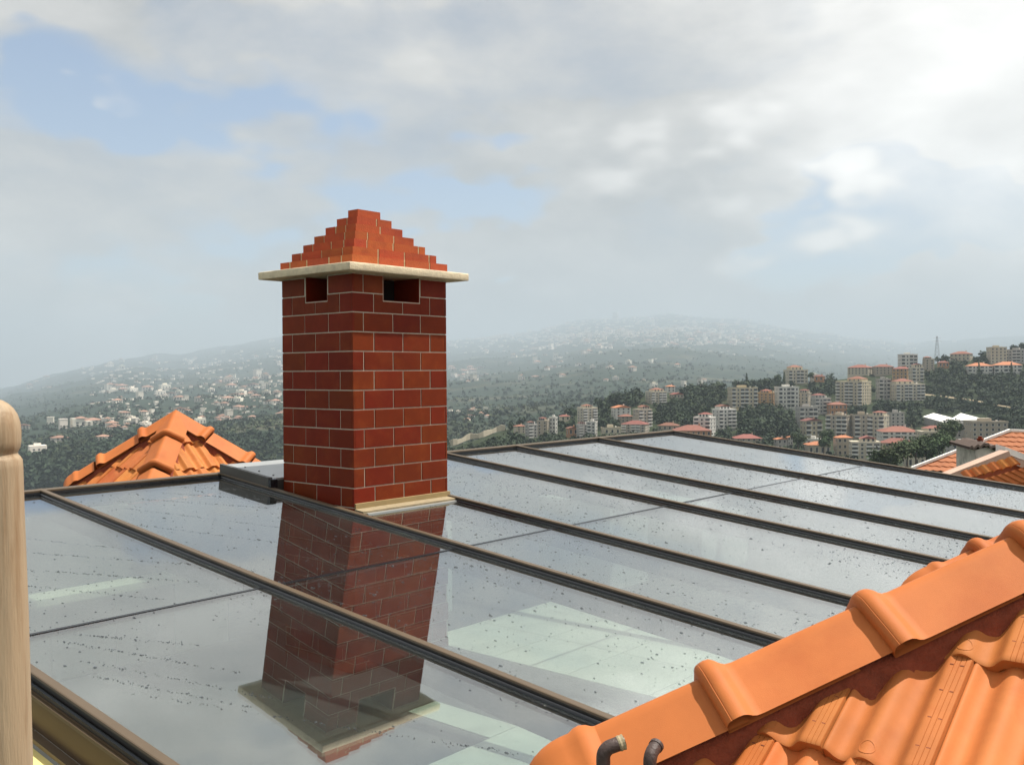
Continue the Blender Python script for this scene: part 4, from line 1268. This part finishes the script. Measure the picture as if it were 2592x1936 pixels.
def build_blocks():
    for (x0, x1, yt, yb, fl, roof, wall, turn, pat, label) in BLD:
        xc = (x0 + x1) / 2; d = near_depth(xc, yb); P = at(xc, yb, d); w = (x1 - x0) / FPX * d * 1.0; h = (yb - yt) / FPX * d
        phi = math.atan2(P.y, P.x); th = R(turn); ratio = .72
        a = w / (math.cos(th) + ratio * abs(math.sin(th))); b_ = a * ratio
        P = P + Vector((math.cos(phi), math.sin(phi), 0)) * b_ * .5
        t = thing('apartment_block' if fl > 2 else 'hill_house', label, 'building' if fl > 2 else 'house', P, phi - math.pi / 2 + th, 'buildings on the near hill')
        rh = .20 * min(a, b_) if roof != 'flat' else 0
        hw = h - rh if roof != 'flat' else h - .9
        hw = max(hw, h * .62)
        pent = fl >= 4 and roof != 'flat'
        if pent: hw = h - rh * .7 - h / (fl + 1) * .9
        wl = WALLC[wall]
        m = MB(); m.box(-a / 2, a / 2, -b_ / 2, b_ / 2, -5, hw)
        m.build('wall', wl, t); t.children[-1].matrix_parent_inverse = Matrix.Identity(4)
        def add(name, mb, mats):
            return obj(name, mb.mesh(name, mats), t, None, True)
        if roof == 'flat':
            m = MB(); e = .25
            m.box(-a / 2 - e, a / 2 + e, -b_ / 2 - e, b_ / 2 + e, hw + .002, hw + .22); add('roof', m, wl)
            m = MB(); m.box(-a * .18, a * .14, -b_ * .1, b_ * .3, hw + .222, hw + 2.4); add('roof_hut', m, wl)
            m = MB(); x = a * .3; m.tube([(x, 0, hw + .23), (x, 0, hw + 1.4)], .6, 8); add('water_tank', m, WINLIGHT)
            m = MB(); m.box(-a / 2 - e, a / 2 + e, -b_ / 2 - e, -b_ / 2 - e + .2, hw + .221, hw + .85); m.box(-a / 2 - e, -a / 2 - e + .2, -b_ / 2 - e + .21, b_ / 2, hw + .221, hw + .85); m.box(a / 2 + e - .2, a / 2 + e, -b_ / 2 - e + .21, b_ / 2, hw + .221, hw + .85); add('parapet', m, wl)
        else:
            if pent:
                q = random.uniform(.52, .72); k2 = random.uniform(-.16, .16) * a; ph = h - rh * .7 - hw
                m = MB(); m.box(-a / 2 - .2, a / 2 + .2, -b_ / 2 - .2, b_ / 2 + .2, hw + .002, hw + .8); add('parapet', m, wl)
                m = MB(); m.box(k2 - a * q / 2, k2 + a * q / 2, -b_ * .32, b_ * .38, hw + .801, hw + ph); add('penthouse', m, wl)
                m = MB(); roof_mesh(m, a * q, b_ * .7, 0, roof, rh * .7, .4); o = add('roof', m, ROOFTILE); o.location = (k2, b_ * .03, hw + ph + .02)
                for k in range(3): obj('window', win_mesh(1.2, 1.5), t, Matrix.Translation((k2 + a * q * (-.3 + .3 * k), -b_ * .32 - .02, hw + .9)), True)
                m = MB(); m.tube([(a * .4, b_ * .2, hw + .8), (a * .4, b_ * .2, hw + 2.2)], .55, 8); add('water_tank', m, WINLIGHT)
            m = MB(); roof_mesh(m, a, b_, hw + .02, roof, rh)
            if not pent: add('roof', m, ROOFTILE if 'orange' not in label else ROOFORANGE)
            m = MB(); x = a * .22
            if not pent: m.box(x - .4, x + .4, b_ * .08, b_ * .08 + .8, hw, hw + rh + .9); add('roof_chimney', m, wl)
            if fl > 3 and not pent:
                m = MB(); m.box(-a * .42, -a * .16, -b_ / 2 - .35, -b_ / 2 + 2.0, hw - .4, hw + rh * .75); add('gable_dormer', m, wl)
                m = MB(); roof_mesh(m, a * .26, 2.4, 0, 'hip', 1.0, .25)
                o = add('dormer_roof', m, ROOFTILE); o.location = (-a * .29, -b_ / 2 + .8, hw + rh * .75 + .02)
        fh = hw / fl; nc = max(2, round(a / 3.6)); cw = a / nc
        side = -1 if turn > 0 else 1; ns = max(1, round(b_ / 4.2)); sw = b_ / ns
        for f in range(fl):
            z = f * fh
            c = 0
            while c < nc:
                x = -a / 2 + cw * (c + .5)
                if pat == 'b' and (c % 3 != 1) and fh > 1.8:
                    wide = 1
                    bm_ = balc_mesh(min(cw * .92, 3.6), fh); o = obj('balcony', bm_, t, Matrix.Translation((x, -b_ / 2 - .03, z + .22)), True)
                else:
                    o = obj('window', win_mesh(min(1.3, cw * .45), fh * .48), t, Matrix.Translation((x, -b_ / 2 - .02, z + fh * .30)), True)
                c += 1
            for c in range(ns):
                y = -b_ / 2 + sw * (c + .5)
                rot = Matrix.Rotation(R(-90) if side < 0 else R(90), 4, 'Z')
                if random.random() < .12: continue
                obj('window', win_mesh(1.1, fh * .46), t, Matrix.Translation((side * (a / 2 + .02), y, z + fh * .30)) @ rot, True)
            if f and pat == 'b':
                pass
        if pat == 'b':
            m = MB()
            for f in range(1, fl + 1):
                z = f * fh; e = .14
                m.box(-a / 2 - e, a / 2 + e, -b_ / 2 - e, b_ / 2 + e, z - .16 if f < fl else z - .3, z + .02 if f < fl else z + .012)
            add('floor_bands', m, WINLIGHT)


build_blocks()


def build_hill_extras():
    # twin white sheds with low-pitched sheeting
    t = thing('white_sheds', 'pair of white low-pitched shed roofs with dark open sides', 'shed', near_pt(2410, 1085))
    d = near_depth(2410, 1070)
    def slab(poly, th, name, mat):
        top = [at(x, y, near_depth(x, y + 14)) for x, y in poly]; b = MB(); n = len(top); lo = [p - Vector((0, 0, th)) for p in top]
        b.quad(top); b.quad(list(reversed(lo)))
        for i in range(n): b.quad([lo[i], lo[(i + 1) % n], top[(i + 1) % n], top[i]])
        b.build(name, mat, t); return top
    for poly in ([(2336, 1054), (2398, 1071), (2414, 1058), (2363, 1045)], [(2400, 1070), (2436, 1063), (2496, 1062), (2432, 1045), (2412, 1057)]):
        top = slab(poly, .35, 'shed_roof', GREENHOUSE)
        f = [p.lerp(sum(top, Vector()) / len(top), .06) - Vector((0, 0, .4)) for p in top]; b = MB(); n = len(f); lo = [p - Vector((0, 0, 7)) for p in f]
        for i in range(n): b.quad([lo[i], lo[(i + 1) % n], f[(i + 1) % n], f[i]])
        b.build('shed_wall', WALLC['grey'], t)
    # sandy track and pale retaining wall
    def ribbon(name, pts, width, mat, kind, label, lift=.6):
        rows = []
        for x, y in pts:
            p = near_pt(x, y); p.z += lift; q = near_pt(x, y + width); q.z += lift; rows.append([p, q])
        b = MB(); b.grid(rows); o = b.build(name, mat); tag(o, label, kind=kind); return o
    ribbon('dirt_track', [(2338, 1000), (2370, 1003), (2400, 1007), (2430, 1011), (2460, 1015), (2490, 1020), (2520, 1026), (2560, 1034)], 3.2, SAND, 'structure', 'sandy dirt track across the wooded hill', 1.2)
    b = MB(); rows = []
    for i in range(14):
        x = 1136 + 11 * i; y = 1124 - 3.1 * i + 2 * math.sin(i); p = near_pt(x, y); rows.append([p + Vector((0, 0, -1.5)), p + Vector((0, 0, 2.4 + .8 * math.sin(i * 1.7))), p + Vector((1.5, 1.2, 2.4 + .8 * math.sin(i * 1.7)))])
    b.grid(rows); o = b.build('retaining_wall', WALLC['cream']); tag(o, 'pale stone retaining wall along the left end of the ridge', 'wall')
    # steel lattice pylon
    base = at(2372, 918, 1050); top = at(2372, 851, 1050); H = top.z - base.z
    t = thing('pylon', 'steel lattice pylon standing up from the hazy ridge', 'pylon', base)
    b = MB(); n = 7
    def cn(k):
        s = 2.6 * (1 - .82 * k / n); z = base.z + H * k / n; return [Vector((base.x + sx * s, base.y + sy * s, z)) for sx, sy in ((-1, -1), (1, -1), (1, 1), (-1, 1))]
    for k in range(n):
        A, B = cn(k), cn(k + 1)
        for i in range(4):
            b.tube([A[i], B[i]], .10, 4, caps=False); b.tube([A[i], B[(i + 1) % 4]], .08, 4, caps=False); b.tube([A[i], A[(i + 1) % 4]], .07, 4, caps=False)
    b.build('lattice', STEEL, t)
    for z, w in ((.80, 5.5), (.92, 4.2)):
        b = MB(); c = Vector((base.x, base.y, base.z + H * z)); b.tube([c - RIGHT * w, c + UP * .8, c + RIGHT * w], .11, 4); b.build('cross_arm', STEEL, t)
    # utility pole with cross arm, left of the big orange roof
    p = near_pt(2379, 1172); d = p.dot(FWD)
    t = thing('utility_pole', 'pale utility pole with a cross arm before the dark trees', 'pole', p)
    tp_ = at(2379, 1147, d)
    b = MB(); b.tube([p - Vector((0, 0, 2)), Vector((p.x, p.y, tp_.z))], .22, 6); b.build('pole', WINLIGHT, t)
    b = MB(); c = Vector((p.x, p.y, tp_.z - 1.0)); b.tube([c - RIGHT * 1.5, c + RIGHT * 1.5], .16, 6); b.build('cross_arm', WINLIGHT, t)


build_hill_extras()


# ------------------------------------------------------------------ vegetation
def leaf_clusters(centres, rad, hgt, nq, size, seed):
    """many small leaf-clump quads through each crown's volume"""
    g = np.random.default_rng(seed); N = len(centres); C = np.asarray(centres)[:, None, :]
    u = g.normal(size=(N, nq, 3)); u /= np.linalg.norm(u, axis=2, keepdims=True)
    r = g.random((N, nq, 1)) ** .4
    lump = 1 + .35 * np.sin(u[..., :1] * 3.1 + g.random((N, 1, 1)) * 6) * np.cos(u[..., 1:2] * 2.7 + g.random((N, 1, 1)) * 6)
    P = C + u * r * lump * np.stack([rad, rad, hgt], -1)[:, None, :]
    n = u + g.normal(size=u.shape) * .7 + np.array([0, 0, .35]); n /= np.linalg.norm(n, axis=2, keepdims=True)
    a = np.cross(n, g.normal(size=n.shape)); a /= np.linalg.norm(a, axis=2, keepdims=True); b = np.cross(n, a)
    s = (size * g.uniform(.6, 1.4, (N, nq, 1))) * (np.asarray(rad)[:, None, None] / np.mean(rad)) ** .5
    a = a * s; b = b * s * g.uniform(.6, 1., (N, nq, 1))
    V = np.stack([P - a - b, P + a - b * .6, P + a * .7 + b, P - a * .8 + b * .8], 2).reshape(-1, 3)
    return V, np.arange(len(V)).reshape(-1, 4)


def build_forest():
    pts = []; rad = []; hg = []
    n = 0
    while n < 11000:
        x = rng.uniform(820, 2900); yc = interp(x, NEAR_CREST)
        if yc > 1300: n += 1; continue
        y = yc + (1300 - yc) * rng.random() ** 1.25; n += 1
        d = near_depth(x, y); r = rng.uniform(2.0, 4.2) * (1.25 if 1830 < x < 2010 and 1020 < y < 1110 else 1); tpx = 2.1 * r * FPX / d; hw = r * FPX / d
        bad = False
        for (x0, x1, yt, yb, *_r) in BLD:
            if x0 - hw * .75 < x < x1 + hw * .75 and yt + 4 < y < yb + tpx * (.72 if not (1830 < x < 2010) else .5): bad = True; break
        if not bad and 2325 < x < 2565 and 1000 + (x - 2338) * .13 - 3 < y < 1012 + (x - 2338) * .13 + tpx * .0 and y < 1060: bad = rng.random() < .8
        if not bad and 2330 < x < 2505 and 1044 < y < 1072 + tpx: bad = True
        if not bad and x < 1290 and x > 1130 and y < 1134 - (x - 1136) * .27 + tpx: bad = True
        if not bad and x > 2050 and y > 1120 and rng.random() < .35: bad = True
        if bad: continue
        p = near_pt(x, y); hgt = r * rng.uniform(.8, 1.25)
        pts.append((p.x, p.y, p.z + hgt * .85)); rad.append(r); hg.append(hgt)
    V, F = leaf_clusters(pts, np.array(rad), np.array(hg), 62, .74, 5)
    o = obj('hillside_wood', mesh_np('hillside_wood', V, F, LEAF)); tag(o, 'dark green wood covering the near hillside', kind='stuff')
    # distant wood
    pts = []; rad = []; hg = []
    for i in range(22000):
        x = rng.uniform(-700, 3300); yc = interp(x, FAR_CREST); y = yc + (1250 - yc) * rng.random() ** .9
        p = far_pt(x, y); r = rng.uniform(3.5, 8) * (p.dot(FWD) / 2500) ** .5; pts.append((p.x, p.y, p.z + r * .3)); rad.append(r); hg.append(r * .75)
    V, F = leaf_clusters(pts, np.array(rad), np.array(hg), 10, 2.6, 6)
    o = obj('distant_wood', mesh_np('distant_wood', V, F, LEAF_FAR)); tag(o, 'hazy woodland patches on the far mountain slope', kind='stuff')


build_forest()


def build_trees():
    def tree(name, x, y, d, r, h, label, grp, kind=0, seed=0):
        p = at(x, y, d); t = thing(name, label, 'tree', p, 0, grp); g = np.random.default_rng(seed)
        b = MB(); q = p + Vector((g.uniform(-.3, .3), g.uniform(-.3, .3), h * .62))
        b.tube([p - Vector((0, 0, 2)), p.lerp(q, .5) + Vector((.15, 0, 0)), q], [.32, .24, .10], 7)
        for k in range(5):
            a = 2 * math.pi * k / 5 + g.uniform(-.4, .4); s = p.lerp(q, g.uniform(.55, .9)); b.tube([s, s + Vector((math.cos(a) * r * .6, math.sin(a) * r * .6, h * .22))], [.12, .04], 5)
        b.build('trunk', BARK, t)
        cs = []; rr = []; hh = []
        if kind == 0:
            for k in range(11):
                a = g.uniform(0, 2 * math.pi); q_ = r * .62 * g.random() ** .5; z = h * g.uniform(.42, .80)
                cs.append((p.x + math.cos(a) * q_, p.y + math.sin(a) * q_, p.z + z)); rr.append(r * g.uniform(.36, .55)); hh.append(r * g.uniform(.32, .46))
            nq, sz = 120, .25 * (r / 3) ** .6
        else:
            for k in range(8): cs.append((p.x, p.y, p.z + h * (.12 + .11 * k))); rr.append(r * (1 - .09 * k)); hh.append(h * .09)
            nq, sz = 60, .32
        V, F = leaf_clusters(cs, np.array(rr), np.array(hh), nq, sz, seed)
        obj('crown', mesh_np('crown', V, F, LEAF_NEAR), t)
    spots = [(2238, 1192, 300, 5.0, 7.5), (2265, 1190, 295, 5.5, 9), (2296, 1178, 320, 5, 8.5), (2318, 1172, 330, 5.4, 9), (2345, 1178, 335, 4.6, 8), (2352, 1160, 350, 5.4, 9), (2372, 1160, 345, 5, 8.5), (2386, 1142, 380, 5.2, 9), (2400, 1120, 430, 5.2, 9), (2415, 1108, 450, 5, 9)]
    for i, s in enumerate(spots):
        tree('broadleaf_tree', *s, ORD[i] + ' dark broadleaf tree in the clump left of the big orange roof', 'trees left of the big orange roof', 0, 20 + i)
    for i, (x, lab) in enumerate(((2000, 'round dark tree left of the stepped block on the ridge'), (1968, 'bushy tree farthest left of the ridge block'), (2052, 'tree between the stepped ridge block and the small white house'))):
        tree('ridge_tree', x - (30 if i == 0 else 0), 972 - (x - 1968) * .1, near_depth(x, 972) * .995, 3.6, 9, lab, 'ridge trees', 0, 40 + i)
    for i, (x, y, lab) in enumerate(((1985, 972, 'thin dark cypress at the left foot of the ridge block'), (1890, 976, 'pointed conifer on the crest above the yellow block'), (2478, 948, 'dark cypress before the left long white house'), (2560, 950, 'dark cypress before the right long white house'))):
        tree('cypress', x, y, near_depth(x, y) * .99, 1.7, 12, lab, 'cypresses on the hill', 1, 50 + i)
    for i, (x, y, d, lab) in enumerate(((2085, 1140, 520, 'light green tree beside the bright orange villa'), (2020, 1128, 540, 'light green tree right of the little square tower'), (2095, 1118, 560, 'light green tree behind the tan house with orange roof'))):
        tree('garden_tree', x, y, d, 4.5, 7.5, lab, 'garden trees below the blocks', 0, 60 + i)


build_trees()


# ------------------------------------------------------------------ far villages
def build_villages():
    protos = []
    for k in range(5):
        b = MB()
        if k == 0: b.box(-.5, .5, -.4, .4, -.6, .55, 0); r = MB(); roof_mesh(b, 1., .8, .551, 'hip', .26, .06); b.m[6:] = [1] * (len(b.f) - 6)
        elif k == 1: b.box(-.5, .5, -.35, .35, -.6, .8, 0); b.box(-.2, .2, -.1, .2, .8, 1.0, 0)
        elif k == 2: b.box(-.35, .35, -.35, .35, -.6, 1.3, 0); b.box(-.38, .38, -.38, .38, 1.3, 1.36, 0)
        elif k == 3:
            b.box(-.6, .6, -.3, .3, -.6, .5, 0); n = len(b.f); roof_mesh(b, 1.2, .6, .501, 'gable', .22, .05); b.m[n:] = [1] * (len(b.f) - n)
        else:
            b.box(-.5, .1, -.35, .35, -.6, .9, 0); b.box(.1, .55, -.3, .3, -.6, .55, 0); n = len(b.f); roof_mesh(b, .5, .7, .901, 'hip', .2, .05)
            b.m[n:] = [1] * (len(b.f) - n)
            for i in range(n, len(b.f)): pass
        for w in range(3):
            for z in (.12, .34):
                x = -.32 + .3 * w; y = -.405 if k == 0 else -.355
                n = len(b.f); b.box(x, x + .13, y, y + .02, z, z + .13, 2); 
        protos.append(b.mesh('far_house', [FARWALL, FARROOF, WIN]))
    def put(x, y, px, tall=1.):
        p = far_pt(x, y); d = p.dot(FWD); s = px / FPX * d
        return Matrix.Translation(p) @ Matrix.Rotation(math.atan2(p.y, p.x) - math.pi / 2 + rng.uniform(-.7, .7), 4, 'Z') @ Matrix.Diagonal((s, s, s * .62 * tall, 1))
    G = []
    L1 = 'tiny pale house in the village left of the chimney'
    for i in range(95):
        x = rng.uniform(250, 725); G.append((x, rng.uniform(985, 1090) - (x - 250) * .10, rng.uniform(13, 26), L1, 'village left of the chimney'))
    big = sorted(((95, 1150, 40), (150, 1115, 34), (262, 1115, 30), (60, 1092, 24), (128, 1080, 22), (205, 1078, 46), (235, 1072, 40), (160, 1085, 26), (272, 1066, 26)))
    for i, (x, y, px) in enumerate(big):
        G.append((x, y, px, (ORD[i] if i < 5 else ORD[i + 1]) + ' larger pale house in the valley wood between post and turret', 'houses in the valley left of the turret'))
    for i in range(22):
        x = rng.uniform(60, 700); G.append((x, interp(x, FAR_CREST) + rng.uniform(5, 40), rng.uniform(8, 14), 'tiny house on the hazy left skyline', 'houses on the left skyline'))
    for i in range(24):
        G.append((rng.uniform(1138, 1235), rng.uniform(930, 985), rng.uniform(10, 20), 'tiny pale house just right of the chimney', 'village right of the chimney'))
    for i in range(12):
        G.append((rng.uniform(1140, 1240), rng.uniform(1040, 1080), rng.uniform(10, 18), 'tiny house low on the far slope right of the chimney', 'houses low right of the chimney'))
    for i in range(44):
        G.append((rng.uniform(1200, 1830), rng.uniform(880, 985), rng.uniform(9, 18), 'lone tiny house on the wooded far slope', 'lone houses on the far slope'))
    for i in range(88):
        x = rng.normal(1660, 190); y = 846 + abs(x - 1660) * .045 + rng.normal(0, 17); G.append((x, y, rng.uniform(9, 18), 'tiny house in the hazy hilltop town', 'hazy hilltop town'))
    for (x, y, px, lab, grp) in G:
        y = max(y, interp(x, FAR_CREST) + 3)
        k = int(rng.choice([0, 0, 0, 1, 2, 3, 4])); o = obj('far_house', protos[k], None, put(x, y, px, rng.uniform(.8, 1.3)))
        tag(o, lab, 'house', grp)
    # the smallest houses, too many to tell apart
    b = MB()
    for i in range(1700):
        x = rng.normal(1640, 270); y = 838 + abs(x - 1640) * .05 + rng.normal(0, 22)
        if i > 1250: x = rng.uniform(230, 720); y = rng.uniform(930, 1070) - (x - 250) * .1
        y = max(y, interp(x, FAR_CREST) + 2); M = put(x, y, rng.uniform(4, 9.5))
        b.box(-.5, .5, -.4, .4, -.6, .6, 0, M); b.box(-.52, .52, -.42, .42, .6, .8, 1 if rng.random() < .35 else 0, M)
    o = b.build('distant_town', [FARWALL, FARROOF]); tag(o, 'countless specks of houses in the hazy towns', kind='stuff')


build_villages()
